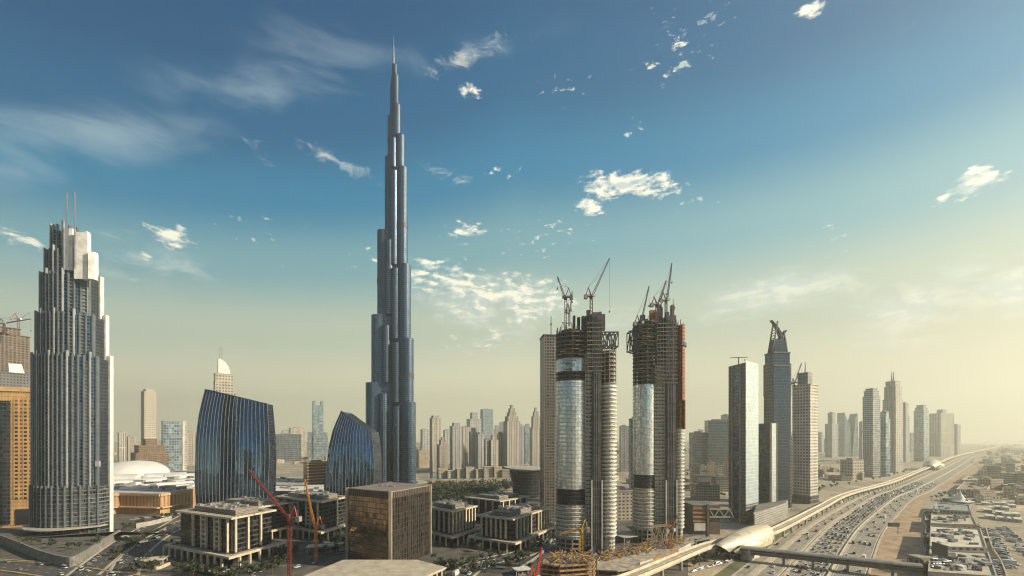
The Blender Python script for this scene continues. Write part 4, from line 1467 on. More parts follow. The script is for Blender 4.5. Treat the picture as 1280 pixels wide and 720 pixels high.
# ------------------------------------------------------------------ towers along the highway
def quad_tower(name, label, cat, A, B, C_, z, mats_lr, group=None, lean=0.0, z0=0.0, extra=True):
    """plan from three roof corners (left, near, right) seen at height z"""
    a, b, c = (Vector(P(*q, z)) for q in (A, B, C_))
    t = thing(name, label, cat, (b.x, b.y, 0), 0, group)
    u, v = a - b, c - b
    poly = [tuple(u), (0, 0), tuple(v), tuple(u + v)]
    return t, u, v, poly


def highway_row():
    # slab with a bronze flank and a pale sunlit flank
    D = 495.0
    zt = Zat(453, D)
    b = Vector(((932 - 640) / F * D, D))
    u = Vector((-4.5, 30.0)); v = Vector((27.0, 22.0))
    t = thing("slab_tower", "slab tower with a brown and blue striped flank, by the golden metro station", "tower", (b.x, b.y, 0))
    poly = [tuple(u), (0, 0), tuple(v), tuple(u + v)]
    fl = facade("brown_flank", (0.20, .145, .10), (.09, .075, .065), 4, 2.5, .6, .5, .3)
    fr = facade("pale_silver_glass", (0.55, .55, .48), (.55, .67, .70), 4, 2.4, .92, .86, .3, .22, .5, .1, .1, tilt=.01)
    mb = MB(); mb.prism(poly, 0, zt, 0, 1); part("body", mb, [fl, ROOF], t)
    nrm = Vector((v.y, -v.x)).normalized()
    mb = MB(); q0, q1 = nrm * .3, v + nrm * .3
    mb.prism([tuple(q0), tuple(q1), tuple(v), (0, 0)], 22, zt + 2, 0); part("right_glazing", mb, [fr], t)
    mb = MB(); mb.prism([tuple(q0), tuple(q1), tuple(v), (0, 0)], 0, 22, 0); part("lower_right_glazing", mb, [facade("grey_lower_glass", (.35, .33, .29), (.12, .13, .13), 4, 2.4, .8, .7, .6)], t)
    nl = Vector((-u.y, u.x)).normalized()
    nl = -nl if nl.x > 0 else nl
    mb = MB(); p0, p1 = u * .30, u * .72
    mb.prism([tuple(p1 + nl * .3), tuple(p0 + nl * .3), tuple(p0), tuple(p1)], 4, zt - 3, 0); part("blue_stripe", mb, [facade("blue_stripe_glass", (.04, .05, .06), (.09, .13, .17), 4, 3, .9, .85, .7)], t)
    for f in (.28, .74):
        mb = MB(); q = u * f + nl * .5; mb.bar((q.x, q.y, 0), (q.x, q.y, zt), 1.3); part("flank_pier", mb, [PALE], t)
    mb = MB(); mb.bar((-1, 0, zt + 2), (-1, 0, zt + 3.5), .8); mb.bar((u.x, u.y - 4, zt + 10), (2, 0, zt + 6), .7); mb.bar((u.x * .4, u.y * .4, zt), (u.x * .4, u.y * .4, zt + 8), .8)
    part("roof_davit", mb, [DARK], t)
    # smaller neighbour
    D = 560.0
    zt = Zat(529, D)
    b = Vector(((963 - 640) / F * D, D))
    u = Vector((-6, 26)); v = Vector((13, 8))
    t = thing("slab_tower", "short dark and pale tower squeezed between the pale slab and the horned tower", "tower", (b.x, b.y, 0))
    poly = [tuple(u), (0, 0), tuple(v), tuple(u + v)]
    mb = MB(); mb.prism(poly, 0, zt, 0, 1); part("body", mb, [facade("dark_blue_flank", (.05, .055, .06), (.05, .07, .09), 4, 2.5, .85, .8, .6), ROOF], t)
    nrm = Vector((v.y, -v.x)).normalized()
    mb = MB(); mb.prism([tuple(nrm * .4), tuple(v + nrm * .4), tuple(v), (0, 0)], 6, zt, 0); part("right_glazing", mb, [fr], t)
    for q in ((0, 0), tuple(u), tuple(v)):
        mb = MB(); mb.bar((q[0], q[1] - .3, 0), (q[0], q[1] - .3, zt + 1), 2.2); part("corner_pier", mb, [mat("brown_pier", (.25, .18, .12))], t)
    # horned tower
    w, d, loc, rz, D = site(953, 990, 636, 36, .6)
    t = thing("horned_tower", "dark ornate tower with two curved horns crossing at its top", "skyscraper", loc, rz)
    zb = Zat(441, D)
    hw, hd = w / 2, d / 2
    fm = facade("navy_glass", (.06, .075, .09), (.055, .095, .14), 4, 2.2, .88, .84, .6, .1, var=.4)
    mb = MB(); mb.prism(rect(-hw * .8, hw * .8, -hd, hd), 0, zb, 0, 1); part("body", mb, [fm, ROOFD], t)
    sidem = facade("brown_ornate_bays", (.21, .175, .14), (.05, .05, .05), 4.5, 2.4, .5, .6, .3)
    for sx in (-1, 1):
        for k, (zz0, zz1, ex) in enumerate(((0, Zat(545, D), .26), (Zat(545, D), Zat(495, D), .16), (Zat(495, D), Zat(455, D), .2))):
            mb = MB(); mb.prism(rect(*sorted((sx * hw * .8, sx * hw * (.8 + ex))), -hd * .9, hd * .9), zz0, zz1, 0, 1); part("side_bay", mb, [sidem, ROOF], t)
    zc = Zat(452, D)
    for i in range(2):
        mb = MB(); mb.prism(rect(-hw * .84, hw * .84, -hd - .8, hd + .8), zb - 18 * i - 2, zb - 18 * i, 0, 1, True, True); part("cornice", mb, [mat("dark_cornice", (.12, .11, .10))], t)
    mb = MB(); mb.prism(rect(-hw * .62, hw * .62, -hd * .7, hd * .7), zb, Zat(424, D), 0, 1, poly2=rect(-hw * .45, hw * .45, -hd * .5, hd * .5)); part("crown_lantern", mb, [fm, ROOFD], t)
    for sx, ytip, xo, ybs in ((-1, 402, .42, 444), (1, 414, .62, 446)):
        mb = MB()
        pts = []
        for k in range(13):
            f = k / 12
            xx = sx * hw * (.80 - (.1 + .75 * (1 - xo)) * f ** 1.4) if sx > 0 else -hw * (.72 - .55 * f) 
            zz = Zat(ybs, D) + (Zat(ytip, D) - Zat(ybs, D)) * f
            pts.append((xx, 0, zz))
        part("crown_pier", mb, [sidem], t) if mb.f else None
        mb = MB()
        for a_, b_ in zip(pts, pts[1:]):
            mb.bar((a_[0], -hd * .5, a_[2]), (b_[0], -hd * .5, b_[2]), 1.5); mb.bar((a_[0], hd * .5, a_[2]), (b_[0], hd * .5, b_[2]), 1.5)
            mb.bar((a_[0], -hd * .5, a_[2]), (a_[0], hd * .5, a_[2]), .8)
        part("crown_frame", mb, [mat("crown_bronze", (.16, .125, .095))], t)
    for sgn, tipx, tipy, sx0, sy0, amt in ((-1, -.62, 401, .75, 441, 1), (1, .66, 413, -.5, 438, .8)):
        mb = MB()
        rings = []
        for k in range(15):
            f = k / 14
            x = hw * (sx0 + (tipx - sx0) * (f ** .8)) 
            z = Zat(sy0, D) + (Zat(tipy, D) - Zat(sy0, D)) * (f ** 1.7 if sgn < 0 else f ** 1.4)
            wd = (hw * .36 * (1 - f) ** .8 + .5) * amt
            x, z = (hw * (.45 + .10 * f - 1.25 * f ** 2.6), Zat(443, D) + (Zat(401, D) - Zat(443, D)) * f) if sgn < 0 else (hw * (-.20 + .95 * f ** 1.5), Zat(436, D) + (Zat(413, D) - Zat(436, D)) * f)
            rings.append([(x - wd * .5, -hd * .55, z), (x + wd * .5, -hd * .55, z), (x + wd * .5, hd * .2, z + 1), (x - wd * .5, hd * .2, z + 1)])
        mb.loft(rings)
        part("horn", mb, [mat("navy_horn", (.05, .06, .075), .35, .3)], t)
    # white punched tower
    t, w, d, z, D = tower("punched_window_tower", "white tower with a grid of square windows and a masted box on its roof", "tower", 990, 1023, 482, 630,
                          facade("white_punched", (.60, .55, .46), (.05, .055, .06), 4.6, 4.0, .52, .5, .3, .2, var=.4), 28, .9, plant=False)
    mb = MB(); mb.prism(rect(-w * .3, w * .26, -d * .28, d * .3), z, Zat(466, D), 0, 1); part("roof_box", mb, [facade("grey_louvres", (.30, .29, .27), (.2, .2, .19), 2, 30, 1, .4, 0, .7), ROOF], t)
    mb = MB(); mb.bar((0, 0, Zat(466, D)), (0, 0, Zat(452, D)), 1.3, w2=.6); part("mast", mb, [DARK], t)
    mb = MB(); mb.box(-w * .5 - .6, w * .5 + .6, -d * .5 - .6, d * .5 + .6, 0, 12); part("base", mb, [facade("dark_base", (.16, .15, .13), (.06, .06, .06), 6, 6, .8, .7)], t)
    crane("thin pale crane jib rising beside the roof box of the white punched window tower", (t.location.x - w * .62, t.location.y, z - 2), 4, 33, 68, 8, mat("grey_green_crane", (.25, .25, .22)), 1.6, 5, t_=.3)
    # grooved low building with slanted slats in front of them
    pts = [P(942, 663), P(980, 650), P(985, 643), P(946, 650)]
    o = pts[0]
    lp = [(p[0] - o[0], p[1] - o[1]) for p in pts]
    t = thing("slatted_car_park", "low slatted pale building at the feet of the slab towers, above the metro track", "building", (*o, 0))
    mb = MB(); mb.prism(lp, 0, 19, 0, 1); part("body", mb, [GREY, ROOFD], t)
    a_, b_ = Vector(lp[0]), Vector(lp[1])
    n_ = Vector(((b_ - a_).y, -(b_ - a_).x)).normalized() * .8
    for k in range(7):
        mb = MB(); mb.bar((a_.x + n_.x, a_.y + n_.y, 2 + k * 2.4), (b_.x + n_.x, b_.y + n_.y, 3 + k * 2.8), 1.2); part("slat", mb, [PALE], t)
    # hazy group further down the road; hazy_ facades are lightened in place of haze
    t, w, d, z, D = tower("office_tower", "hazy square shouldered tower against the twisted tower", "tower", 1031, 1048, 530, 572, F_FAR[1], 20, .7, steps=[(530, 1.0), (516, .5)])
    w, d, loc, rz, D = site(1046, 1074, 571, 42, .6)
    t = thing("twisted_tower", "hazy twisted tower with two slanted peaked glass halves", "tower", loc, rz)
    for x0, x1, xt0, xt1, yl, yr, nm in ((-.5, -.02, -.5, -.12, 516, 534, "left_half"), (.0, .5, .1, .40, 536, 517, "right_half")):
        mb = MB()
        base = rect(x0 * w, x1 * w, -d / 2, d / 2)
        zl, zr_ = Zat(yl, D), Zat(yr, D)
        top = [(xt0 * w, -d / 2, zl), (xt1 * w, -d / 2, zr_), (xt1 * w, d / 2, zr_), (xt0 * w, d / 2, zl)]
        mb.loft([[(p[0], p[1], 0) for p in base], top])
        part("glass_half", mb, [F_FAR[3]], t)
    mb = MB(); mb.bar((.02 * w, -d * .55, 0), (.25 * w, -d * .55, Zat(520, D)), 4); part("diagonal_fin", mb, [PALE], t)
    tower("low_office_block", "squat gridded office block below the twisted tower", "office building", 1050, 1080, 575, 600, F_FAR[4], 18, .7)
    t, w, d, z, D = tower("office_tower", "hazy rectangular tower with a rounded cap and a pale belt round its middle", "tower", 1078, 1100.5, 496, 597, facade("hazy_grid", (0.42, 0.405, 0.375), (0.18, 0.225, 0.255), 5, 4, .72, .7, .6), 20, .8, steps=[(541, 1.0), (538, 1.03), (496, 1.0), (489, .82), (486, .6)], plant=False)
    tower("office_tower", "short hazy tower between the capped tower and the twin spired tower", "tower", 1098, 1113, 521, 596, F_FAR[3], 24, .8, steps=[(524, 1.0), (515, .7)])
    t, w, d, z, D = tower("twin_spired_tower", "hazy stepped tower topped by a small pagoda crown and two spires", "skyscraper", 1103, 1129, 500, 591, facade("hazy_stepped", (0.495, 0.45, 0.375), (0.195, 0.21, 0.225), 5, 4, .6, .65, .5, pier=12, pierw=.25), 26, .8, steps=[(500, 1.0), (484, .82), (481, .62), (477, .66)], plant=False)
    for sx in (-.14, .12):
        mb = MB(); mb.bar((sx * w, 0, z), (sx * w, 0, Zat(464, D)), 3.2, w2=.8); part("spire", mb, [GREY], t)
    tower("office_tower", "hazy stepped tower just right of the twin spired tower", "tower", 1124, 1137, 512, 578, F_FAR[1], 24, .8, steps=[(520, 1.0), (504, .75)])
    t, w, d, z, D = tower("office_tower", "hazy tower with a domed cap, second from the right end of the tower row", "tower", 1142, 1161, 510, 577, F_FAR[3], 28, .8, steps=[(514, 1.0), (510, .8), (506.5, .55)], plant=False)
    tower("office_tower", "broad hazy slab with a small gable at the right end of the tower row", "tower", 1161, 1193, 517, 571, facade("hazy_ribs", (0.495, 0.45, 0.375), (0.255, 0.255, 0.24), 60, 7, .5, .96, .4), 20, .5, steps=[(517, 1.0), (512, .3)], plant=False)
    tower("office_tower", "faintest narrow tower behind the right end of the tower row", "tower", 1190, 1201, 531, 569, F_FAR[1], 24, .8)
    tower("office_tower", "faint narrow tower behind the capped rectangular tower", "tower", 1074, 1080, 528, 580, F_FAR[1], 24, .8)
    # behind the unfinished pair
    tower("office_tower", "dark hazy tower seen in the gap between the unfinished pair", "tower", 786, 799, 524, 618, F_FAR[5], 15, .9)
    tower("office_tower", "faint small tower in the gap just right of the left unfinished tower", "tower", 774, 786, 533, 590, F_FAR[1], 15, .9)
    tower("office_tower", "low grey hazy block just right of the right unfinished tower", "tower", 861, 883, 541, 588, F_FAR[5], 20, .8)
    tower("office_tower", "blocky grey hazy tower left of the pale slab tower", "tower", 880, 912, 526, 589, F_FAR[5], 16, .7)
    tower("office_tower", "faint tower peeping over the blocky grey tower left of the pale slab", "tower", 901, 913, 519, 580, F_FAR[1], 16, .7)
highway_row()


# ------------------------------------------------------------------ downtown behind
DT = [("short grey tower at the left end of the downtown cluster", 525.5, 537, 537, 575, 1, [(537, 1)]),
      ("slim tall grey brown tower with a notched top at the left of the downtown cluster", 537, 551.5, 520, 590, 0, [(523, 1), (520, .7)]),
      ("low pointed grey tower in front of the slim notched one", 546, 560.5, 556, 592, 2, [(556, 1), (550, .6), (547, .25)]),
      ("plain grey tower peeping out behind the pointed one", 554, 563, 538, 580, 1, [(538, 1)]),
      ("broad stepped grey tower in the left half of the downtown cluster", 562, 578, 531, 588, 1, [(533, 1), (529, .6)]),
      ("beige tower against the right side of the broad stepped one", 576.5, 587, 534, 587, 0, [(534, 1)]),
      ("wide hazy tower with a raised middle at the back of the cluster", 583, 602, 524, 572, 1, [(524, 1), (516, .5)]),
      ("brown ribbed tower in front of the hazy raised one", 586, 597, 536, 590, 2, [(540, 1), (535, .5)]),
      ("shorter dark tower in the middle of the downtown cluster", 595, 607, 543, 592, 1, [(543, 1), (541, .5)]),
      ("bright glass topped tower standing behind the middle of the cluster", 600, 616.5, 512, 570, 3, [(520, 1), (512, .98)]),
      ("slender beige tower below the bright glass topped one", 605, 613, 549, 594, 2, [(549, 1)]),
      ("orange beige ribbed tower right of the cluster's middle", 611, 623, 546, 594, 0, [(550, 1), (545, .5)]),
      ("pale lit narrow tower left of the pyramid topped one", 621, 630, 540, 590, 4, [(543, 1), (540, .6)]),
      ("ornate pyramid topped tower, tallest on the right of the downtown cluster", 629, 650, 527, 591, 0, [(527, 1), (521, .8), (516, .55), (511, .35), (507, .16)]),
      ("narrow hazy tower hugging the pyramid topped one", 647, 655, 532, 586, 1, [(532, 1)]),
      ("hazy flat topped block between the two ornate towers", 654, 664, 541, 580, 3, [(541, 1)]),
      ("slim ornate spired tower next to the grey brown slab tower", 662, 677, 522, 589, 0, [(535, 1), (521, .72), (515, .45), (510, .2)])]
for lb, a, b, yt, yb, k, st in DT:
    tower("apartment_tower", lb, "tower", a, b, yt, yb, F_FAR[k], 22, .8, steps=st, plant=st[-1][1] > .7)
tower("apartment_tower", "orange lit low block against the right foot of the tallest tower", "apartment building", 520, 536, 563, 585, F_LOW[0], 20, .8)
rnd = random.Random(11)
for k in range(9):
    x = 546 + k * 11.5
    h = rnd.uniform(584, 590)
    tower("arcade_house", ["sandy lakeside house with arched bays below the downtown towers", "pale lakeside house below the downtown towers"][k % 2], "house", x, x + 12.5, h - 1, 597, [F_LOW[0], F_LOW[1]][k % 2], rnd.uniform(5, 30), .7, group=["sandy lakeside houses", "pale lakeside houses"][k % 2], plant=False)

# a further rank of hazy towers beyond the cluster and beyond the unfinished pair
RANK_UP = 6
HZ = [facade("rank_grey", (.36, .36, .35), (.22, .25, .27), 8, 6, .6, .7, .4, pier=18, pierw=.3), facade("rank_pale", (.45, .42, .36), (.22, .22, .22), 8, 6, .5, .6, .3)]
rnd = random.Random(42)
RANK = [(527, 9, 551), (541, 8, 547), (556, 9, 543), (570, 8, 546), (592, 9, 540), (617, 9, 538), (624, 7, 534), (640, 8, 545), (655, 8, 536), (668, 8, 541), (680, 9, 545), (706, 9, 540),
        (778, 8, 545), (782, 6, 538), (792, 7, 545), (864, 9, 548), (872, 8, 537), (884, 9, 545), (896, 9, 541), (915, 8, 536), (952, 7, 545), (985, 8, 541), (1022, 8, 540), (1030, 7, 549), (1066, 8, 545), (1093, 6, 540), (1136, 7, 541)]
for i, (x, w_, yt) in enumerate(RANK):
    yt -= RANK_UP if x < 720 else 0
    k = i % 2
    wh = "beyond the downtown cluster" if x < 720 else "beyond the unfinished pair" if x < 930 else "beyond the highway towers"
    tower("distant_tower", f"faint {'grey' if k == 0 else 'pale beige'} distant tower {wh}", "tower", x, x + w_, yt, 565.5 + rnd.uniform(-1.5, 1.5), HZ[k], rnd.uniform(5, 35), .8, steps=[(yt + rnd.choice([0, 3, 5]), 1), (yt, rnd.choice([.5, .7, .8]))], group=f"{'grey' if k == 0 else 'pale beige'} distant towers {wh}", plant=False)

# left background
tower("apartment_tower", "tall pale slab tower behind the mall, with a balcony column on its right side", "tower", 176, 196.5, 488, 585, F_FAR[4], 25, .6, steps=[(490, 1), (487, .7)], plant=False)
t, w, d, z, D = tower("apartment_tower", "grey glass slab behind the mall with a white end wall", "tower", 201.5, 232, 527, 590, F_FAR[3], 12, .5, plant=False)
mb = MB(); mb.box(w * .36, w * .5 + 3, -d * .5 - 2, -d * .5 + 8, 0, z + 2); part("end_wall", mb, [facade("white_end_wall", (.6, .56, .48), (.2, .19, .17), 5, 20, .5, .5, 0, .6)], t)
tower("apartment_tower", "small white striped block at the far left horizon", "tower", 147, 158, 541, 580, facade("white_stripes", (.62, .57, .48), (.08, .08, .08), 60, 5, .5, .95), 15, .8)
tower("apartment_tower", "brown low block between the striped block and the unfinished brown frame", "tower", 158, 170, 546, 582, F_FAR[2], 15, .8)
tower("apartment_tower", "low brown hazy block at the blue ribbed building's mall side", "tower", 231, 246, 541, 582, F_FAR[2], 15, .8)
tower("unfinished_building", "brown unfinished concrete frame among the mall roofs", "building", 163, 212, 553, 594, facade("brown_frame", (.26, .17, .10), (.04, .03, .025), 5, 5, .7, .6, 0, .8, var=.9), 15, .6, steps=[(566, 1), (557, .8), (549, .35)], plant=False)
crane("pale crane leaning left beside the unfinished brown frame near the mall", (*P(206, 592), 0), 8, 42, 62, 165, mat("tan_crane", (.4, .3, .18)), 2.2, 6)
t, w, d, z, D = tower("round_topped_hotel", "pale hotel tower with a rounded white crown and twin masts behind the blue ribbed building", "hotel", 262, 296, 486, 600, F_FAR[4], 8, .7, steps=[(492, 1), (478, .72), (468, .7)], plant=False)
mb = MB()
pts = [(-w * .22, Zat(470, D))] + [(-w * .22 + w * .50 * math.sin(R(a)), Zat(470, D) + (Zat(449, D) - Zat(470, D)) * math.cos(R(a)) ** .9) for a in range(0, 91, 9)]
f_ = [(x, -d * .18, zz) for x, zz in pts]
bk = [(x, d * .18, zz) for x, zz in pts]
mb.loft([f_, bk][::-1]); part("sail_crown", mb, [mat("white_crown", (.75, .72, .64), .4)], t)
for xx in (-.14, -.06):
    mb = MB(); mb.bar((w * xx, 0, Zat(470, D)), (w * xx, 0, Zat(434, D)), 1.2); part("mast", mb, [GREY], t)
crane("faint thin crane behind the roof of the blue ribbed building", (*P(300, 600), 0), 118, 45, 20, 10, mat("faint_crane", (.3, .28, .24)), 2.0, 8)
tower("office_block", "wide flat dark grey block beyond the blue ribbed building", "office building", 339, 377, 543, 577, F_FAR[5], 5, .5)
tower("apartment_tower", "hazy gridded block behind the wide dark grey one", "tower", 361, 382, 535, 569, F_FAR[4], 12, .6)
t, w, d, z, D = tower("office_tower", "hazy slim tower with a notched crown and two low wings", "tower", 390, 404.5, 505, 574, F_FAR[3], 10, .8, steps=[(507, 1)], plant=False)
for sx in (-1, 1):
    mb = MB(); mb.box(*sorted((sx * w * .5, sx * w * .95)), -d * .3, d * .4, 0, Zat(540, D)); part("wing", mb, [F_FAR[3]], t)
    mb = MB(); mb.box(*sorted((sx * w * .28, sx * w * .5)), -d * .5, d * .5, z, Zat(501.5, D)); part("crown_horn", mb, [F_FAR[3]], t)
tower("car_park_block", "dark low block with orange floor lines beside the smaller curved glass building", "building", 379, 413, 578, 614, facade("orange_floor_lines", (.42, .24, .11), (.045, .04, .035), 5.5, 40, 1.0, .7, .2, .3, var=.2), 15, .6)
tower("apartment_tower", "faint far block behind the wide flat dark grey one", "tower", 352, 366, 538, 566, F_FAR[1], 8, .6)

# mall with white roofs
def mall():
    z = 27.0
    pts = [(120, 618), (150, 616), (200, 617), (238, 612), (262, 604), (330, 600), (330, 592), (250, 588), (150, 588), (120, 596)]
    pl = [P(a, b, z) for a, b in pts]
    o = pl[0]
    t = thing("shopping_mall", "vast white roofed shopping mall with a tan curved front", "mall", (*o, 0))
    lp = [(p[0] - o[0], p[1] - o[1]) for p in pl]
    tan = facade("tan_pleated_wall", (.56, .36, .18), (.34, .20, .10), 60, 5.0, .4, .75, 0, .7, .7, 0, .3, tilt=0)
    mb = MB(); mb.prism(lp, 0, z, 0, 1); part("wall", mb, [tan, mat("mall_roof", (.55, .52, .46), .8, var=.35, vs=.04)], t)
    mb = MB()
    for k in range(3):
        a, b = Vector(lp[k]), Vector(lp[k + 1])
        d = (b - a).normalized(); n = Vector((d.y, -d.x))
        mb.prism([tuple(a + n * 1.5), tuple(b + n * 1.5), tuple(b), tuple(a)], z - 3.5, z - .8, 0, None, True, True)
        mb.prism([tuple(a + n * 4), tuple(b + n * 4), tuple(b), tuple(a)], 8.0, 9.5, 0, None, True, True)
    part("wall_band", mb, [mat("tan_band", (.60, .42, .24))], t)
    rw = mat("white_membrane", (.74, .72, .66), .5, var=.12, vs=.03)
    def vault(x0, y0, x1, y1, wd, ht, nm="roof_vault", m=rw, n=10):
        """half-barrel from pixel to pixel on the roof"""
        a, b = Vector(P(x0, y0, z)) - Vector(o), Vector(P(x1, y1, z)) - Vector(o)
        d = (b - a).normalized(); nn = Vector((d.y, -d.x))
        mb = MB()
        r = []
        for q in (a, b):
            r.append([(q.x + nn.x * wd * math.cos(R(i * 180 / n)), q.y + nn.y * wd * math.cos(R(i * 180 / n)), z + .1 + ht * math.sin(R(i * 180 / n))) for i in range(n + 1)])
        mb.loft(r[::-1] if False else r, 0)
        part(nm, mb, [m], t)
    q = Vector(P(146, 595, z)) - Vector(o)
    mb = MB()
    mb.loft([[(q.x + 62 * math.cos(R(e)) * math.cos(R(a)), q.y + 40 + 62 * math.cos(R(e)) * math.sin(R(a)), z - .5 + 27 * math.sin(R(e))) for a in range(0, 360, 15)] for e in (0, 12, 24, 38, 52, 66, 80, 89)])
    part("roof_dome", mb, [rw], t, smooth=True)
    for (x0, y0, x1, y1, wd, ht) in ((140, 604, 205, 600, 16, 5), (205, 598, 245, 596, 18, 7), (150, 611, 236, 607, 6, 2.5), (175, 608, 240, 603, 7, 3), (140, 599, 175, 598, 22, 8), (180, 596, 232, 594, 22, 6), (215, 604, 246, 600, 10, 4), (228, 611, 260, 602, 5, 2), (340, 596, 300, 598, 12, 3)):
        vault(x0, y0, x1, y1, wd, ht, "roof_shell")
    rnd = random.Random(3)
    for k in range(30):
        q = Vector(P(rnd.uniform(140, 255), rnd.uniform(597, 613), z)) - Vector(o)
        mb = MB(); w_ = rnd.uniform(3, 9); mb.box(q.x - w_, q.x + w_, q.y - 3, q.y + rnd.uniform(3, 10), z, z + rnd.uniform(1.5, 5)); part("roof_plant", mb, [rnd.choice([rw, GREY, ROOFD, PALE])], t)
    for (x0, x1, y0, y1, zz, mm) in ((345, 384, 596, 606, 16, PALE), (338, 405, 606, 614, 14, rw)):
        pl2 = [P(x0, y1, zz), P(x1, y1, zz), P(x1, y0, zz), P(x0, y0, zz)]
        mb = MB(); mb.prism([(p[0] - pl2[0][0], p[1] - pl2[0][1]) for p in pl2], 0, zz, 0, 1)
        t2 = thing("flat_roofed_hall", ["white flat hall behind the cream office block with the orange crane", "pale flat hall right of the blue ribbed building"][0 if mm == rw else 1], "hall", (*pl2[0], 0))
        part("wall", mb, [F_LOW[2], mm], t2)
        for j in range(8):
            mb = MB()
            q = Vector(P(rnd.uniform(x0 + 3, x1 - 3), rnd.uniform(y0 + 2, y1 - 2), zz)) - Vector(pl2[0]); mb.box(q.x - 4, q.x + 4, q.y - 2, q.y + 3, zz, zz + rnd.uniform(1, 3))
            part("roof_plant", mb, [GREY], t2)
mall()

# opera house: a long boat-like hull under an overhanging roof
def opera():
    D = 700.0; s = D / F
    t = thing("opera_house", "boat shaped glass opera house with an overhanging pale roof, left of the slab tower", "opera house", ((662 - 640) * s, D, 0))
    mb = MB()
    rg = []
    for k in range(9):
        f = k / 8
        z = Zat(609, D) + (Zat(590, D) - Zat(609, D)) * f
        ex = 1 + .22 * f
        rg.append([(x * ex, y * ex + 24, z) for x, y in ell(0, 0, 28 * s * .75, 24, 30)])
    rg[0] = [(p[0], p[1], 0) for p in rg[0]]
    mb.loft(rg); part("glass_hull", mb, [facade("opera_glass", (.13, .12, .11), (.05, .055, .06), 5, 3, .85, .85, .5)], t)
    mb = MB()
    rg = []
    for f, ex, dz in ((0, 1.15, 0), (.3, 1.42, 2.5), (.6, 1.44, 4.0), (1, 1.0, 7.0)):
        rg.append([(x * ex - 4, y * ex + 24, Zat(590, D) + dz + 3.5 * (abs(x) / (21 * s)) ** 2 * (1 if ex > 1.1 else .2)) for x, y in ell(0, 0, 21 * s, 24, 36)])
    mb.loft(rg); part("roof", mb, [PALE], t)
opera()

# long low buildings right of the unfinished pair
t, w, d, z, D = tower("curved_low_building", "long low white building with rows of windows, seen between the unfinished pair", "building", 744, 800, 613, 652, F_LOW[1], 22, .4)
t = thing("dark_brick_building", "dark brown low building with orange bands and a white billboard", "building", (*P(866, 668), 0))
s_ = H / (668 - 546)
mb = MB(); mb.prism(rect(0, 34 * s_, 0, 30), 0, 30, 0, 1); part("body", mb, [mat("brown_wall", (.15, .11, .085), .8), ROOFD], t)
for k in range(4):
    mb = MB(); mb.box(0, 16 * s_, -.6, -.02, 12.5 + k * 4.4, 14.3 + k * 4.4); part("window_band", mb, [mat("orange_band", (.42, .24, .12))], t)
mb = MB(); mb.box(17 * s_, 20 * s_, -1.5, .5, 0, 31); part("pier", mb, [mat("brown_wall", (.15, .11, .085))], t)
mb = MB(); mb.box(1, 15 * s_, -1.4, -.7, 4, 11.5); part("white_billboard", mb, [mat("billboard_white", (.78, .76, .72), .5)], t)
mb = MB()
for k in range(5):
    mb.bar((20 * s_ + k * 5, -1.2, 18 if k % 2 else 26), (20 * s_ + k * 5 + 5, -1.2, 26 if k % 2 else 18), .8)
mb.bar((20 * s_, -1.2, 26), (46 * s_, -1.2, 26), 1.2); mb.bar((20 * s_, -1.2, 18), (46 * s_, -1.2, 18), 1.2)
part("bridge_truss", mb, [PALE], t)
mb = MB(); mb.box(20 * s_, 46 * s_, -.6, 3, 18, 26); part("footbridge_box", mb, [CHAR], t)
rnd = random.Random(21)
for k, (x0, x1, yt, yb) in enumerate([(864, 874, 580, 602), (873, 884, 583, 603), (883, 894, 578, 602), (893, 904, 582, 604), (903, 913, 577, 602), (866, 890, 594, 612), (889, 913, 596, 615), (862, 900, 606, 626), (862, 880, 588, 600)]):
    tower("low_rise_block", ["sandy apartment block in the low row behind the dark brown building", "pale low block in the row behind the dark brown building", "wide grey low block behind the dark brown building"][0 if k < 5 and k % 2 == 0 else 1 if k < 5 or k == 8 else 2], "apartment building", x0, x1, yt, yb, [F_LOW[0], F_LOW[1], F_LOW[2]][0 if k < 5 and k % 2 == 0 else 1 if k < 5 or k == 8 else 2], rnd.uniform(10, 28), .8,
          group=["sandy blocks behind the dark brown building", "pale blocks behind the dark brown building", "grey blocks behind the dark brown building"][0 if k < 5 and k % 2 == 0 else 1 if k < 5 or k == 8 else 2])

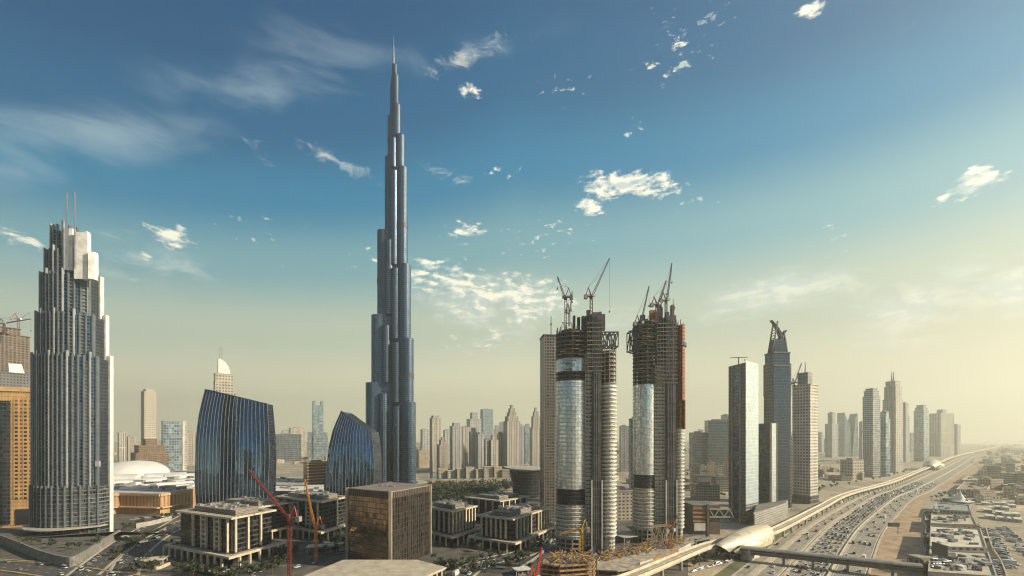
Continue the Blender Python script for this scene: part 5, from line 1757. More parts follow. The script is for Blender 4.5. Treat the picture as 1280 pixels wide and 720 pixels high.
# ------------------------------------------------------------------ metro
def metro():
    line = spline([P(600, 790, 11), P(700, 752, 11), P(800, 716, 11), P(880, 683, 11), (200, 380), P(962, 665, 11), P(1000, 647, 11), P(1027, 633, 11), P(1060, 617, 11),
                   P(1117, 601, 11), P(1157, 585, 11), P(1199, 569, 11), (3800, 3420), (6400, 5650)], 8)
    t = thing("metro_viaduct", "long pale concrete metro viaduct on round piers running beside the highway", "viaduct", (0, 0, 0))
    mb = MB()
    ribbon(mb, line, -4.6, 4.6, 9.2, 0, 10.6)
    part("deck", mb, [mat("viaduct_deck", (.55, .47, .34), .8)], t)
    for o in (-4.6, 4.0):
        mb = MB(); ribbon(mb, line, o, o + .6, 10.6, 0, 12.2); part("parapet", mb, [mat("viaduct_parapet", (.66, .59, .45), .7)], t)
    mb = MB()
    for o in (-2.6, -1.2, 1.2, 2.6):
        ribbon(mb, line, o - .1, o + .1, 10.62, 0, 10.85)
    part("rails", mb, [mat("rail_steel", (.3, .25, .2), .5, .5)], t)
    for i, (x, y, a) in enumerate(along(line, 40, 1900, 30.0)):
        mb = MB(); mb.prism(ell(x, y, 1.1, 1.1, 10), 0, 7.6); mb.prism(ell(x, y, 1.1, 1.1, 10), 7.6, 9.3, poly2=ell(x, y, 3.0, 3.0, 10)); part("pier", mb, [PALE], t)
    # shell station
    a, b = Vector(P(884, 690, 9)), Vector(P(966, 668, 9))
    mid, d = (a + b) / 2, (b - a)
    L = d.length * 0.60
    rz = math.atan2(d.y, d.x)
    def shell(label, loc, rz, L, hw, hh, group=None, wings=True):
        t = thing("metro_station", label, "metro station", loc, rz, group)
        gold = facade('golden_shell', (0.36, 0.31, 0.22), (0.60, 0.53, 0.38), 2.6, 3.4, .95, .95, .15, .5, .6, 0, .07, tilt=0)
        n, m_ = 16, 26
        mb = MB()
        rings = []
        for j in range(m_ + 1):
            f = j / m_
            w = hw * (0.30 + .70 * math.sin(math.pi * (.06 + .66 * f)) ** .9)
            h = hh * (0.25 + .75 * math.sin(math.pi * (.05 + .62 * f)) ** .9)
            r = []
            for k in range(n + 1):
                th = R(-6 + 192 * k / n)
                slant = (.12 * math.sin(th)) * L * (1 - f) * -1 + (.14 * math.sin(th)) * L * f
                r.append((-L / 2 + L * f + slant, -w * math.cos(th), 7.0 + h * max(-.15, math.sin(th))))
            rings.append(r)
        mb.loft(rings, closed=False)
        rin = [[(p[0] * .985, p[1] * .95, 7.0 + (p[2] - 7) * .95) for p in r] for r in rings]
        mb.loft([r[::-1] for r in rin], closed=False)
        part("shell_roof", mb, [gold], t, smooth=True)
        mb = MB()
        rings = []
        for j in range(13):
            f = j / 12
            w = hw * (.55 + .6 * math.sin(math.pi * (f * .7 + .1)))
            rings.append([(-L * .42 + L * .62 * f + 6 * k / 4 * (f - .5), -w - 2.5 * math.sin(k / 4 * 3.1) * math.sin(math.pi * f), 5.5 + (hh * .62 * k / 4) * math.sin(math.pi * (f * .8 + .1))) for k in range(5)])
        mb.loft([r[::-1] for r in rings], closed=False)
        part("side_petal", mb, [gold], t, smooth=True)
        mb = MB(); mb.box(-L * .43, L * .42, -hw * .62, hw * .62, 0, 8.8); part("concourse", mb, [facade("station_glass", (.3, .27, .22), (.05, .05, .05), 4, 4, .8, .7)], t)
        if wings:
            mb = MB(); mb.box(-L * .34, -L * .08, -hw * 1.45, -hw * .8, .5, 9); part("entrance_box", mb, [mat("entrance_panel", (.52, .48, .40))], t)
            mb = MB(); mb.box(-L * .24, -L * .13, -hw * 1.5, -hw * 1.46, 2, 6.5); part("notice_panel", mb, [WHITE], t)
        return t
    shell("golden seashell shaped metro station straddling the viaduct near the footbridge", (mid.x, mid.y, 0), rz, L, 11.5, 14)
    q = P(1165, 583, 10)
    shell("small far golden metro station shell down the highway", (q[0], q[1], 0), R(42), 90, 22, 24, wings=False)
    # enclosed footbridge
    a, b = Vector((*P(925, 687, 8), 8)), Vector((*P(1152, 711, 8), 8))
    t = thing("footbridge", "long tubular covered footbridge crossing the highway from the metro station", "footbridge", tuple(a))
    d = b - a
    n = Vector((d.y, -d.x, 0)).normalized()
    mb = MB()
    rings = []
    for f in (0, 1):
        rings.append([tuple(d * f + n * 3.4 * math.cos(R(i * 30)) + Vector((0, 0, 1.0 + 2.6 * math.sin(R(i * 30))))) for i in range(12)])
    mb.loft(rings); part("tube", mb, [mat("footbridge_cladding", (.50, .44, .34), .4, .4)], t)
    mb = MB(); mb.prism([tuple((n * 3.48)[:2]), tuple((d + n * 3.48)[:2]), tuple((d - n * 3.48)[:2]), tuple((-n * 3.48)[:2])], .1, 1.4, 0, None, True, True)
    part("window_strip", mb, [GLASSB], t)
    mb = MB(); mb.prism([tuple((n * 2.6)[:2]), tuple((d + n * 2.6)[:2]), tuple((d - n * 2.6)[:2]), tuple((-n * 2.6)[:2])], -2.6, -1.2, 0, None, True, True)
    part("underside_beam", mb, [mat("bridge_underside", (.2, .18, .15))], t)
    for f in (.03, .27, .44, .63, .86):
        q = d * f
        mb = MB(); mb.prism(ell(q.x, q.y, .9, .9, 10), -8, -2); part("pier", mb, [PALE], t)
    q = P(1160, 716)
    t = thing("footbridge_tower", "boxy stair tower at the far end of the covered footbridge", "building", (q[0] - 2, q[1] + 2, 0), R(5))
    mb = MB(); mb.prism(rect(-6, 6, -5, 6), 0, 11.5, 0, 1); part("body", mb, [facade("stair_tower", (.30, .26, .2), (.06, .06, .06), 5.5, 4, .7, .6), ROOF], t)
    mb = MB(); mb.box(-5.4, 5.4, -5.5, -5.06, 6, 10.6); part("hoarding_panel", mb, [mat("sandy_panel", (.5, .4, .27), .7, var=.5, vs=.3)], t)
metro()

# ------------------------------------------------------------------ low buildings right of the highway
def low(label, quad, z, fm, rm, cat="building", name="flat_roofed_building", plant=8, seed=1, parapet=True):
    pl = [P(a, b, z) for a, b in quad]           # near-left, near-right, far-right, far-left on the roof
    o = pl[0]
    lp = [(p[0] - o[0], p[1] - o[1]) for p in pl]
    t = thing(name, label, cat, (*o, 0))
    mb = MB(); mb.prism(lp, 0, z, 0, 1); part("wall", mb, [fm, rm], t)
    if parapet:
        mb = MB(); inn = grow(lp, -.8)
        for k in range(4):
            k2 = (k + 1) % 4
            mb.prism([lp[k], lp[k2], inn[k2], inn[k]], z, z + 1.0, 0)
        part("parapet", mb, [PALE], t)
    rnd = random.Random(seed)
    for k in range(int(plant * 1.9)):
        f, g_ = rnd.uniform(.1, .9), rnd.uniform(.15, .85)
        a, b, c, d = (Vector(q) for q in lp)
        q = a.lerp(b, f).lerp(d.lerp(c, f), g_)
        w_, l_ = rnd.uniform(.8, 3.2), rnd.uniform(.8, 2.6)
        mb = MB(); mb.box(q.x - w_, q.x + w_, q.y - l_, q.y + l_, z, z + rnd.uniform(.8, 2.8)); part("roof_plant", mb, [rnd.choice([GREY, WHITE, ROOFD, PALE, CHAR])], t)
    return t, lp, o
CRM = mat("cream_flat_roof", (.52, .45, .33), .9, var=.25, vs=.12)
low("cream roofed showroom with the black billboard and dark skylights on its roof", [(1160, 716), (1247, 722), (1236, 692), (1162, 688)], 9, F_LOW[1], CRM, plant=18, seed=4)
t, lp, o = low("white roofed hall with dark skylights behind the black billboard's showroom", [(1162, 684), (1234, 686), (1226, 662), (1163, 658)], 11, F_LOW[1], mat("white_flat_roof", (.62, .56, .44), .85, var=.2, vs=.1), plant=14, seed=5)
low("sand coloured hall with crowded roof plant behind the white roofed hall", [(1163, 655), (1222, 657), (1216, 645), (1164, 643)], 9, F_LOW[0], CRM, plant=16, seed=6)
low("long shed with a green grey roof in front of the white peaked tent", [(1168, 637), (1214, 640), (1212, 632), (1170, 629)], 8, F_LOW[2], mat("green_grey_roof", (.28, .30, .27), .6), plant=2, seed=7)
low("brown striped flat building behind the white peaked tent", [(1195, 612), (1232, 614), (1240, 604), (1206, 602)], 8, F_LOW[0], mat("brown_flat_roof", (.33, .24, .16), .9), plant=6, seed=8)
low("long low pale roof further back beyond the white peaked tent", [(1202, 600), (1240, 601), (1246, 596), (1210, 595)], 8, F_LOW[1], CRM, plant=5, seed=9)
low("small white kiosk block at the road end of the green grey shed", [(1166, 640), (1174, 641), (1175, 635), (1167, 634)], 7, F_LOW[1], WHITE, plant=2, seed=12)
# dark courtyard panels and the black billboard on the near roof
for k, (a, b, c, d) in enumerate((((1194, 711), (1206, 712), (1204, 698), (1192, 697)), ((1208, 712), (1228, 714), (1224, 699), (1207, 698)))):
    pl = [P(*q, 9.15) for q in (a, b, c, d)]
    mb = MB(); mb.prism([(p[0] - pl[0][0], p[1] - pl[0][1]) for p in pl], 0, .35, 0, None, True, True)
    for i in range(5):
        x = (pl[1][0] - pl[0][0]) * i / 4
        mb.bar((x, 0, .5), (x + pl[3][0] - pl[0][0], pl[3][1] - pl[0][1], .5), .35, 1)
    solo("roof_skylight", mb, [GLASSB, PALE], ["narrow dark skylight on the near showroom roof beside the black billboard", "wide dark skylight on the near showroom roof"][k], "skylight", (*pl[0], 9.15))
for k, (a, b, c, d) in enumerate((((1188, 676), (1192, 676), (1192, 662), (1189, 662)), ((1166, 670), (1174, 670), (1174, 667), (1166, 667)))):
    pl = [P(*q, 11.1) for q in (a, b, c, d)]
    mb = MB(); mb.prism([(p[0] - pl[0][0], p[1] - pl[0][1]) for p in pl], 0, .6, 0, None, True, True)
    solo("roof_skylight", mb, [GLASSB], ["long dark slot skylight on the white roofed hall", "small dark skylight near the road end of the white roofed hall"][k], "skylight", (*pl[0], 11.1))
def board(label, a, b, zb, zt, loc=None):
    p, q = Vector(P(*a, zb)), Vector(P(*b, zb))
    t = thing("billboard", label, "billboard", (p.x, p.y, zb))
    d = q - p
    n = Vector((d.y, -d.x)).normalized() * .5
    mb = MB(); mb.prism([tuple(n), tuple(d + n), tuple(d - n), tuple(-n)], 1.5, zt - zb, 0, None, True, True); part("panel", mb, [mat("black_screen", (.03, .033, .036), .35)], t)
    mb = MB()
    for f in (0, 1):
        mb.bar((d.x * f, d.y * f, 1.4), (d.x * f, d.y * f, zt - zb + .3), .9)
    mb.bar((0, 0, zt - zb + .1), (d.x, d.y, zt - zb + .1), .7)
    part("frame", mb, [CHAR], t)
    for f in (.15, .5, .85):
        mb = MB(); mb.bar((d.x * f, d.y * f, 0), (d.x * f, d.y * f, 1.6), .5); part("post", mb, [GREY], t)
board("big black billboard standing at an angle on the near showroom's roof", (1166, 694), (1184, 700), 9, 19)
t = thing("digital_sign", "dark boxy road sign on a tall post in the sandy strip beside the highway", "road sign", (*P(1122.5, 668), 0))
mb = MB(); mb.bar((0, 0, 0), (0, 0, 9), .8, 0, 8); part("post", mb, [GREY], t)
mb = MB(); mb.box(-10, 1, -.7, .7, 8, 12); part("panel", mb, [CHAR], t)
# peaked tent
def tent():
    t = thing("peaked_tent", "white peaked tensile tent with a tall pointed sail", "tent", (*P(1200, 628), 0), R(30))
    m = mat("tent_fabric", (.80, .75, .62), .7, var=.06)
    s = H / (628 - 546)
    for k, (x, y, h, r) in enumerate(((0, 0, 21, 9), (5, 4, 16, 8), (9, 8, 12, 7), (-7, -3, 8, 10), (0, -6, 6, 9))):
        mb = MB()
        rings = []
        for f in (0, .12, .28, .5, .75, 1):
            rr = r * (1 - f) ** 1.9 + .25
            rings.append([(x * 1.2 + rr * math.cos(R(a)), y * 1.2 + rr * math.sin(R(a)), 2.5 + (h - 2.5) * f) for a in range(0, 360, 30)])
        mb.loft(rings); part("canopy", mb, [m], t)
        mb = MB(); mb.bar((x * 1.2, y * 1.2, 0), (x * 1.2, y * 1.2, h + 1), .35); part("tent_pole", mb, [GREY], t)
tent()
# white cabins in three rows on the lot
k = 0
cab = None
for cx_, ys in ((1234.5, (631, 640, 648)), (1249, (631, 636, 643, 650)), (1256.5, (631, 637, 645, 651)), (1266.5, (630, 634, 645, 652))):
    for y in ys:
        xx = cx_ + (y - 640) * .35
        p = P(xx, y)
        if cab is None:
            cab = thing("site_cabin", "white flat roofed cabin in the rows on the sandy lot", "cabin", (*p, 0), R(46), "white cabins on the sandy lot")
            mb = MB(); mb.prism(rect(-8, 8, -3.6, 3.6), 0, 3.6, 0); part("wall", mb, [facade("cabin_wall", (.62, .57, .47), (.1, .1, .1), 3.6, 4, .3, .35)], cab)
            mb = MB(); mb.prism(rect(-8.4, 8.4, -4, 4), 3.6, 4.0, 0, None, True, True); part("roof", mb, [mat("cabin_roof", (.74, .70, .60), .6)], cab)
            remember(cab)
        else:
            dup(cab, (*p, 0), R(46 + random.uniform(-2, 2)))

# unseen towers added behind the viewpoint to darken what the glass fronts mirror
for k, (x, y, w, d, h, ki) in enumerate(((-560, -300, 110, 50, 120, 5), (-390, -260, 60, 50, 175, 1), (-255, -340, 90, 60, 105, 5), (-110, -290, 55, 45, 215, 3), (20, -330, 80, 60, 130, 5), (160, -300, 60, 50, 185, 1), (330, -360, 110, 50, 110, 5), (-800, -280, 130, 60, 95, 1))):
    t = thing("office_tower", ["wide dark", "slim grey", "broad low dark", "tallest glass", "square dark", "tall grey", "long dark", "long grey"][k] + " tower added behind the viewpoint, mirrored in the glass fronts", "tower", (x, y, 0))
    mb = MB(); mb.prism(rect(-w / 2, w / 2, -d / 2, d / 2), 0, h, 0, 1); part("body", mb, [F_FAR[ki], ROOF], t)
    mb = MB(); mb.prism(rect(-w * .2, w * .2, -d * .2, d * .2), h, h + 6); part("plant_room", mb, [GREY], t)

# ------------------------------------------------------------------ far low-rise city
LOWV = []
for k, (w, d, h, st) in enumerate(((16, 14, 8, 0), (22, 16, 11, 1), (14, 18, 7, 1), (30, 20, 9, 2), (26, 18, 16, 0), (20, 20, 22, 2))):
    b = MB(); b.prism(rect(-w / 2, w / 2, -d / 2, d / 2), 0, h, 0, 1)
    inn, outp = rect(-w / 2 + .6, w / 2 - .6, -d / 2 + .6, d / 2 - .6), rect(-w / 2, w / 2, -d / 2, d / 2)
    for i in range(4):
        b.prism([outp[i], outp[(i + 1) % 4], inn[(i + 1) % 4], inn[i]], h, h + 1.1, 0)
    b.prism(rect(-w * .3, -w * .05, -d * .1, d * .25), h, h + 3, 0, 1)
    LOWV.append((b.mesh("low_rise_house", [F_LOW[st], CRM if k % 2 else ROOF]), w))
rnd = random.Random(99)
KIND = ["small beige", "medium pale", "narrow pale", "wide grey", "taller beige", "tallest grey"]
def clutter(n, gen, where, skip=None):
    for i in range(n):
        x, y = gen(rnd)
        k = rnd.choices(range(6), (4, 4, 4, 2, 2, 1))[0]
        o = link("low_rise_house", LOWV[k][0], None, (x, y, 0), rnd.choice([.1, .7, .75, .8, 1.5, 2.3]) + rnd.uniform(-.08, .08))
        sc_ = rnd.uniform(.8, 1.25)
        o.scale = (sc_, sc_, rnd.uniform(.7, 1.3))
        tag(o, f"{KIND[k]} flat roofed house {where}", "house", f"{KIND[k]} houses {where}")
def g_right(r):
    yb = 549.5 + 62 * r.random() ** 1.7
    px = r.uniform(max(1228, 1205 + (yb - 560) * .2), 1300) if yb > 575 else r.uniform(1236 if yb > 562 else 1226, 1300)
    return P(px, yb)
clutter(135, g_right, "in the hazy district beyond the highway's sandy side")
def g_left(r):
    return P(r.choice([r.uniform(140, 250), r.uniform(335, 480)]), 552 + 32 * r.random() ** 1.4)
clutter(70, g_left, "on the hazy plain behind the mall")
def g_mid(r):
    return P(r.uniform(700, 930), 553 + 62 * r.random() ** 1.3)
clutter(52, g_mid, "behind the unfinished pair")
def g_near(r):
    return P(r.uniform(1214, 1300), 597 + 36 * r.random())
clutter(26, g_near, "on the sandy lots beyond the white peaked tent")
def g_road(r):
    return P(r.uniform(1020, 1075), 584 + 22 * r.random())
clutter(12, g_road, "on the sandy plain beside the far viaduct")
def g_down(r):
    return P(r.uniform(525, 690), 560 + 26 * r.random())
clutter(24, g_down, "at the feet of the downtown towers")
mb = MB()
for i in range(1500):
    y = rnd.uniform(2600, 7800)
    x = rnd.uniform(-6500, 6500)
    if abs(x / y - 1.09) < .05 or (x / y > .9 and x / y < 1.06):
        continue
    w, d, h = rnd.uniform(15, 60), rnd.uniform(15, 50), rnd.uniform(6, 16) * (1 if rnd.random() < .93 else 4)
    mb.prism(rot2(rect(-w / 2, w / 2, -d / 2, d / 2), rnd.uniform(0, 1.5), (x, y)), 0, h, 0, 1)
struct("distant_city", mb, [F_LOW[0], CRM], 'stuff')

# ------------------------------------------------------------------ trees
LEAF = [mat("dark_leaves", (.035, .05, .022), .8, var=.5, vs=.6), mat("olive_leaves", (.045, .056, .024), .8, var=.5, vs=.6)]
BARK = mat("bark", (.12, .085, .055), .9)
def crown_mesh(name, seed, palm=False):
    r = random.Random(seed)
    b = MB()
    if palm:
        for i in range(26):
            a = r.uniform(0, 6.28)
            e = r.uniform(-.5, 1.0)
            L = r.uniform(2.2, 3.1)
            p = Vector((0, 0, 7.2))
            d = Vector((math.cos(a) * math.cos(e), math.sin(a) * math.cos(e), math.sin(e)))
            sd = Vector((-math.sin(a), math.cos(a), 0)) * .38
            for s in range(3):
                q = p + d * L / 3
                d = (d + Vector((0, 0, -.42))).normalized()
                b.face([p - sd, p + sd, q + sd * .8, q - sd * .8])
                p = q
    else:
        lobes = [(Vector((r.uniform(-1.6, 1.6), r.uniform(-1.6, 1.6), r.uniform(3.2, 5.8))), r.uniform(1.1, 1.9)) for _ in range(7)]
        for i in range(190):
            c, rr = r.choice(lobes)
            v = Vector((r.gauss(0, 1), r.gauss(0, 1), r.gauss(0, 1))).normalized() * rr * r.uniform(.55, 1.08)
            p = c + v
            n = (v.normalized() + Vector((r.uniform(-.6, .6), r.uniform(-.6, .6), r.uniform(-.3, .7)))).normalized()
            u = n.orthogonal().normalized()
            w = n.cross(u)
            s = r.uniform(.35, .7)
            b.face([p + u * s, p + w * s * .8, p - u * s, p - w * s * .8])
    return b.mesh(name, [LEAF[seed % 2]])
def trunk_mesh(seed, palm=False):
    r = random.Random(seed + 50)
    b = MB()
    if palm:
        b.bar((0, 0, 0), (.15, 0, 7.3), .5, 0, 7, .34)
    else:
        b.bar((0, 0, 0), (.1, .05, 2.6), .5, 0, 7, .32)
        for i in range(4):
            a = i * 1.6 + r.uniform(0, .6)
            b.bar((.1, .05, 2.4), (1.1 * math.cos(a), 1.1 * math.sin(a), 4.4), .26, 0, 5, .08)
    return b.mesh("trunk", [BARK])
TREES = []
for sd_, pm in ((1, False), (2, False), (3, False), (4, True), (5, True)):
    TREES.append((crown_mesh("crown", sd_, pm), trunk_mesh(sd_, pm), pm))
def tree(x, y, where, k=None, sc_=1.0, z=0.0):
    k = rnd.choice([0, 0, 1, 1, 2, 3, 4]) if k is None else k
    cm, tm, pm = TREES[k]
    nm = "palm_tree" if pm else "leafy_tree"
    t = thing(nm, f"{'date palm' if pm else 'dark leafy tree'} {where}", "palm" if pm else "tree", (x, y, z), rnd.uniform(0, 6.28), f"{'palms' if pm else 'trees'} {where}")
    t.scale = (sc_ * rnd.uniform(.85, 1.2),) * 3
    link("crown", cm, t); link("trunk", tm, t)
def strip(pts, n, where, jit=3.0, k=None, sc_=1.0, z=0.0):
    q = spline([P(*p) for p in pts], 6)
    L = sum(math.dist(a, b) for a, b in zip(q, q[1:]))
    for x, y, a in along(q, 1, L, L / n):
        tree(x + rnd.uniform(-jit, jit), y + rnd.uniform(-jit, jit), where, k, sc_, z)
strip([(226, 712), (290, 722), (345, 708), (372, 690)], 17, "round the foot of the big colonnaded office block", 4)
strip([(205, 706), (218, 690), (228, 680), (250, 660)], 10, "between the curved road and the big colonnaded office block", 4)
strip([(375, 690), (400, 684), (430, 678), (435, 668)], 10, "near the orange crane", 5)
strip([(545, 707), (566, 713), (600, 702), (625, 698)], 16, "in front of the two cream columned blocks beyond the copper cube", 4)
strip([(640, 705), (668, 692), (690, 672), (694, 655)], 14, "along the side street beside the unfinished pair", 4)
strip([(20, 688), (60, 690), (95, 697), (130, 682)], 16, "on the terrace of the dark stepped skyscraper", 5, None, .8, 6.2)
strip([(150, 664), (180, 656), (215, 648), (240, 644)], 12, "in front of the mall", 5)
strip([(865, 620), (885, 619), (913, 622), (935, 624)], 14, "in the row above the dark brown building", 6, 1)
strip([(1166, 627), (1180, 618), (1192, 624), (1210, 620), (1214, 632)], 18, "round the white peaked tent", 6)
strip([(1157, 718), (1160, 690), (1161, 665), (1163, 645)], 16, "along the service road by the low cream buildings", 3)
strip([(1015, 618), (1030, 612), (1046, 606), (1052, 603)], 10, "on the sandy plain before the far viaduct", 8, 0)
strip([(160, 720), (172, 712), (186, 716), (196, 700)], 9, "inside the round garden within the curved road", 5)
strip([(585, 618), (620, 612), (655, 610), (672, 618)], 12, "in front of the opera house", 6)
strip([(545, 712), (590, 716), (640, 708), (662, 700)], 16, "in front of the two cream columned blocks beyond the copper cube", 5)
strip([(300, 716), (340, 716), (352, 700), (350, 690)], 16, "round the foot of the big colonnaded office block", 5)
strip([(225, 716), (255, 720), (290, 726)], 12, "round the foot of the big colonnaded office block", 5)
strip([(405, 694), (425, 690), (433, 684)], 10, "near the orange crane", 4)
strip([(596, 694), (602, 680), (598, 664)], 10, "in the lane between the two cream columned blocks", 3)
strip([(148, 694), (165, 684), (182, 672)], 10, "along the kerb of the approach road", 4)
strip([(862, 708), (885, 702), (905, 698)], 8, "under the metro viaduct", 4)
strip([(866, 690), (875, 684), (884, 678)], 8, "between the building site and the golden metro station", 3)
strip([(1060, 606), (1085, 601), (1110, 596), (1140, 588)], 12, "along the far viaduct", 6)
strip([(1222, 690), (1228, 705), (1240, 722)], 9, "at the car park side of the low cream buildings", 2)
# park mass beyond the copper cube, too many to count
b = MB()
for i in range(11000):
    px, py = rnd.uniform(522, 640), 606 + 22 * rnd.random()
    if px > 560 + (628 - py) * 3.4 + 24:
        continue
    x, y = P(px, py)
    if i % 26 == 0:
        cx_, cy_, rr = x, y, rnd.uniform(5, 9)
    if i < 26:
        cx_, cy_, rr = x, y, 6
    v = Vector((rnd.gauss(0, 1), rnd.gauss(0, 1), rnd.gauss(0, .8))).normalized() * rr * rnd.uniform(.6, 1.05)
    p = Vector((cx_, cy_, rr * .9)) + v
    n = (v.normalized() + Vector((rnd.uniform(-.5, .5), rnd.uniform(-.5, .5), rnd.uniform(-.2, .6)))).normalized()
    u = n.orthogonal().normalized(); w = n.cross(u)
    s = rnd.uniform(1.0, 2.0)
    b.face([p + u * s, p + w * s * .8, p - u * s, p - w * s * .8], None, rnd.random() < .35)
struct("park_trees", b, LEAF, 'stuff')
b = MB()
for i in range(4200):
    if i % 12 == 0:
        a = rnd.random()
        if a < .45:
            cx_, cy_ = P(rnd.uniform(1215, 1300), 552 + 50 * rnd.random() ** 1.5)
        elif a < .75:
            cx_, cy_ = P(rnd.uniform(700, 1060), 560 + 40 * rnd.random())
        else:
            cx_, cy_ = P(rnd.uniform(140, 520), 556 + 24 * rnd.random())
        rr = rnd.uniform(3, 7)
    v = Vector((rnd.gauss(0, 1.6), rnd.gauss(0, 1.6), rnd.gauss(0, .7))) * rr * .5
    p = Vector((cx_, cy_, rr * .7)) + v
    u = Vector((rnd.uniform(-1, 1), rnd.uniform(-1, 1), rnd.uniform(-.3, 1))).normalized()
    w = u.orthogonal().normalized()
    s = rr * .4
    b.face([p + u * s, p + w * s, p - u * s, p - w * s])
struct("distant_trees", b, LEAF, 'stuff')

# low hedges and garden walls between the blocks
def bank(name, label, pts, w, h, m, cat, group=None):
    q = spline([P(*k) for k in pts], 6)
    b = MB(); ribbon(b, q, -w / 2, w / 2, 0.02, 0, h)
    solo(name, b, [m], label, cat, None, 0, group)
HEDGE = mat("clipped_hedge", (.035, .045, .02), .9, var=.6, vs=.5)
bank("hedge", "clipped hedge curving along the inner side of the approach road", [(140, 700), (160, 684), (186, 668), (214, 656)], 3, 1.4, HEDGE, "hedge")
bank("hedge", "long clipped hedge before the big colonnaded office block's front", [(212, 702), (250, 716), (292, 722)], 2.6, 1.3, HEDGE, "hedge")
bank("hedge", "clipped hedge before the big colonnaded office block's short side", [(296, 722), (330, 712), (352, 700)], 2.6, 1.3, HEDGE, "hedge")
bank("hedge", "clipped hedge at the foot of the cream columned block with the dark corner", [(604, 704), (640, 700), (664, 688), (682, 676)], 2.6, 1.3, HEDGE, "hedge")
bank("garden_wall", "low cream wall ringing the round garden within the curved road", [(176, 700), (182, 708), (196, 712), (212, 706)], 1.2, 2.2, CREAM, "wall")
bank("garden_wall", "pale wall beside the ramp between the mall and the curved road", [(170, 660), (192, 656), (214, 650)], 1.0, 5.0, PALE, "wall")
bank("garden_wall", "long grey wall along the side street by the building site", [(650, 712), (676, 694), (690, 676)], 1.0, 2.4, GREY, "wall")
bank("garden_wall", "white boundary wall at the car park side of the low cream buildings", [(1232, 660), (1240, 685), (1252, 705), (1262, 735)], .8, 2.2, PALE, "wall")
bank("garden_wall", "sandy boundary wall on the service road side of the low cream buildings", [(1157, 640), (1157, 670), (1156, 700)], .8, 2.0, CREAM, "wall")
def pavilion(label, px, py, w, d, h, rz, m, group=None):
    t = thing("pavilion", label, "pavilion", (*P(px, py), 0), R(rz), group)
    b = MB(); b.prism(rect(-w / 2, w / 2, -d / 2, d / 2), h - .6, h, 0, None, True, True); part("roof", b, [m], t)
    for sx in (-1, 1):
        for sy in (-1, 1):
            b = MB(); b.box(sx * w * .45 - .3, sx * w * .45 + .3, sy * d * .45 - .3, sy * d * .45 + .3, 0, h - .6); part("post", b, [PALE], t)
    b = MB(); b.prism(rect(-w * .3, w * .3, -d * .3, d * .3), 0, h - .62, 0); part("kiosk", b, [F_LOW[2]], t)
pavilion("small cream canopy in the round garden within the curved road", 192, 706, 16, 12, 5, 25, CREAM)
pavilion("cream drive-in canopy behind the orange crane", 404, 690, 26, 10, 6, 12, CREAM)
pavilion("pale canopy between the unfinished pair", 788, 676, 34, 22, 7, 25, PALE)
pavilion("grey canopy beside the rust coloured crane's hoarding", 872, 682, 24, 14, 7, 30, GREY)
pavilion("white gatehouse canopy on the side street beside the bright red crane tip", 652, 718, 12, 8, 4.5, 20, WHITE)
pavilion("sandy kiosk on the car park side of the white roofed hall", 1229, 676, 9, 7, 4, 10, CREAM)
pavilion("shaded canopy beside the peaked tent", 1183, 626, 20, 12, 5, 35, PALE)
# ------------------------------------------------------------------ cars
PAINT = {"white": (.72, .71, .68), "silver": (.42, .42, .42), "black": (.02, .02, .022), "grey": (.13, .13, .135), "red": (.32, .03, .025), "sand": (.42, .33, .20), "blue": (.04, .08, .18)}
TYRE = mat("tyre_rubber", (.02, .02, .02), .9)
CGL = mat("car_glass", (.03, .035, .04), .08, .3, var=.05)
def car_mesh(kind, col):
    m = mat(col + "_car_paint", PAINT[col], .28, .15, var=.04)
    b = MB()
    L, W, h1, h2, c0, c1 = {"saloon": (4.7, 1.85, .85, 1.45, -1.55, 1.05), "suv": (4.9, 2.0, 1.05, 1.85, -2.3, 1.15), "van": (5.6, 2.1, 1.1, 2.4, -2.75, 2.0), "truck": (9.5, 2.5, 1.2, 3.4, -4.7, 2.6)}[kind]
    l, w = L / 2, W / 2
    def sec(x, z0, z1, ww):
        return [(x, -ww, z0), (x, ww, z0), (x, ww, z1 - .12), (x, ww * .9, z1), (x, -ww * .9, z1), (x, -ww, z1 - .12)]
    b.loft([sec(-l, .45, h1 * .8, w * .86), sec(-l + .25, .3, h1, w), sec(-l * .4, .25, h1, w), sec(l * .5, .25, h1 * .98, w), sec(l - .3, .3, h1 * .82, w * .97), sec(l, .45, h1 * .66, w * .84)])
    rake = .15 if kind in ("van", "truck") else .55
    r2 = .1 if kind != "saloon" else .5
    z0 = h1 - .14
    def cs(x, z, ww):
        return [(x, -ww, z), (x, ww, z)]
    q0 = [(c0, -w * .9, z0), (c1, -w * .9, z0), (c1, w * .9, z0), (c0, w * .9, z0)]
    q1 = [(c0 + r2, -w * .76, h2 - .1), (c1 - rake, -w * .76, h2 - .1), (c1 - rake, w * .76, h2 - .1), (c0 + r2, w * .76, h2 - .1)]
    q2 = [(c0 + r2 + .15, -w * .7, h2), (c1 - rake - .15, -w * .7, h2), (c1 - rake - .15, w * .7, h2), (c0 + r2 + .15, w * .7, h2)]
    i = 0 if kind in ("truck",) else 1
    b.loft([q0, q1], i, True, False)
    b.loft([q1, q2], 0)
    for sx in (-.62, .62):
        for sy in (-1, 1):
            ring = lambda y: [(sx * l + .34 * math.cos(R(a)), y, .34 + .34 * math.sin(R(a))) for a in range(0, 360, 45)]
            b.loft([ring(sy * (w - .22)), ring(sy * (w + .01))] if sy > 0 else [ring(sy * (w + .01)), ring(sy * (w - .22))], 2)
    return b.mesh(kind, [m, CGL, TYRE])
CARM = {}
def car_me(kind, col):
    if (kind, col) not in CARM:
        CARM[(kind, col)] = car_mesh(kind, col)
    return CARM[(kind, col)]
spots = []                                   # (x, y, heading, zone, z)
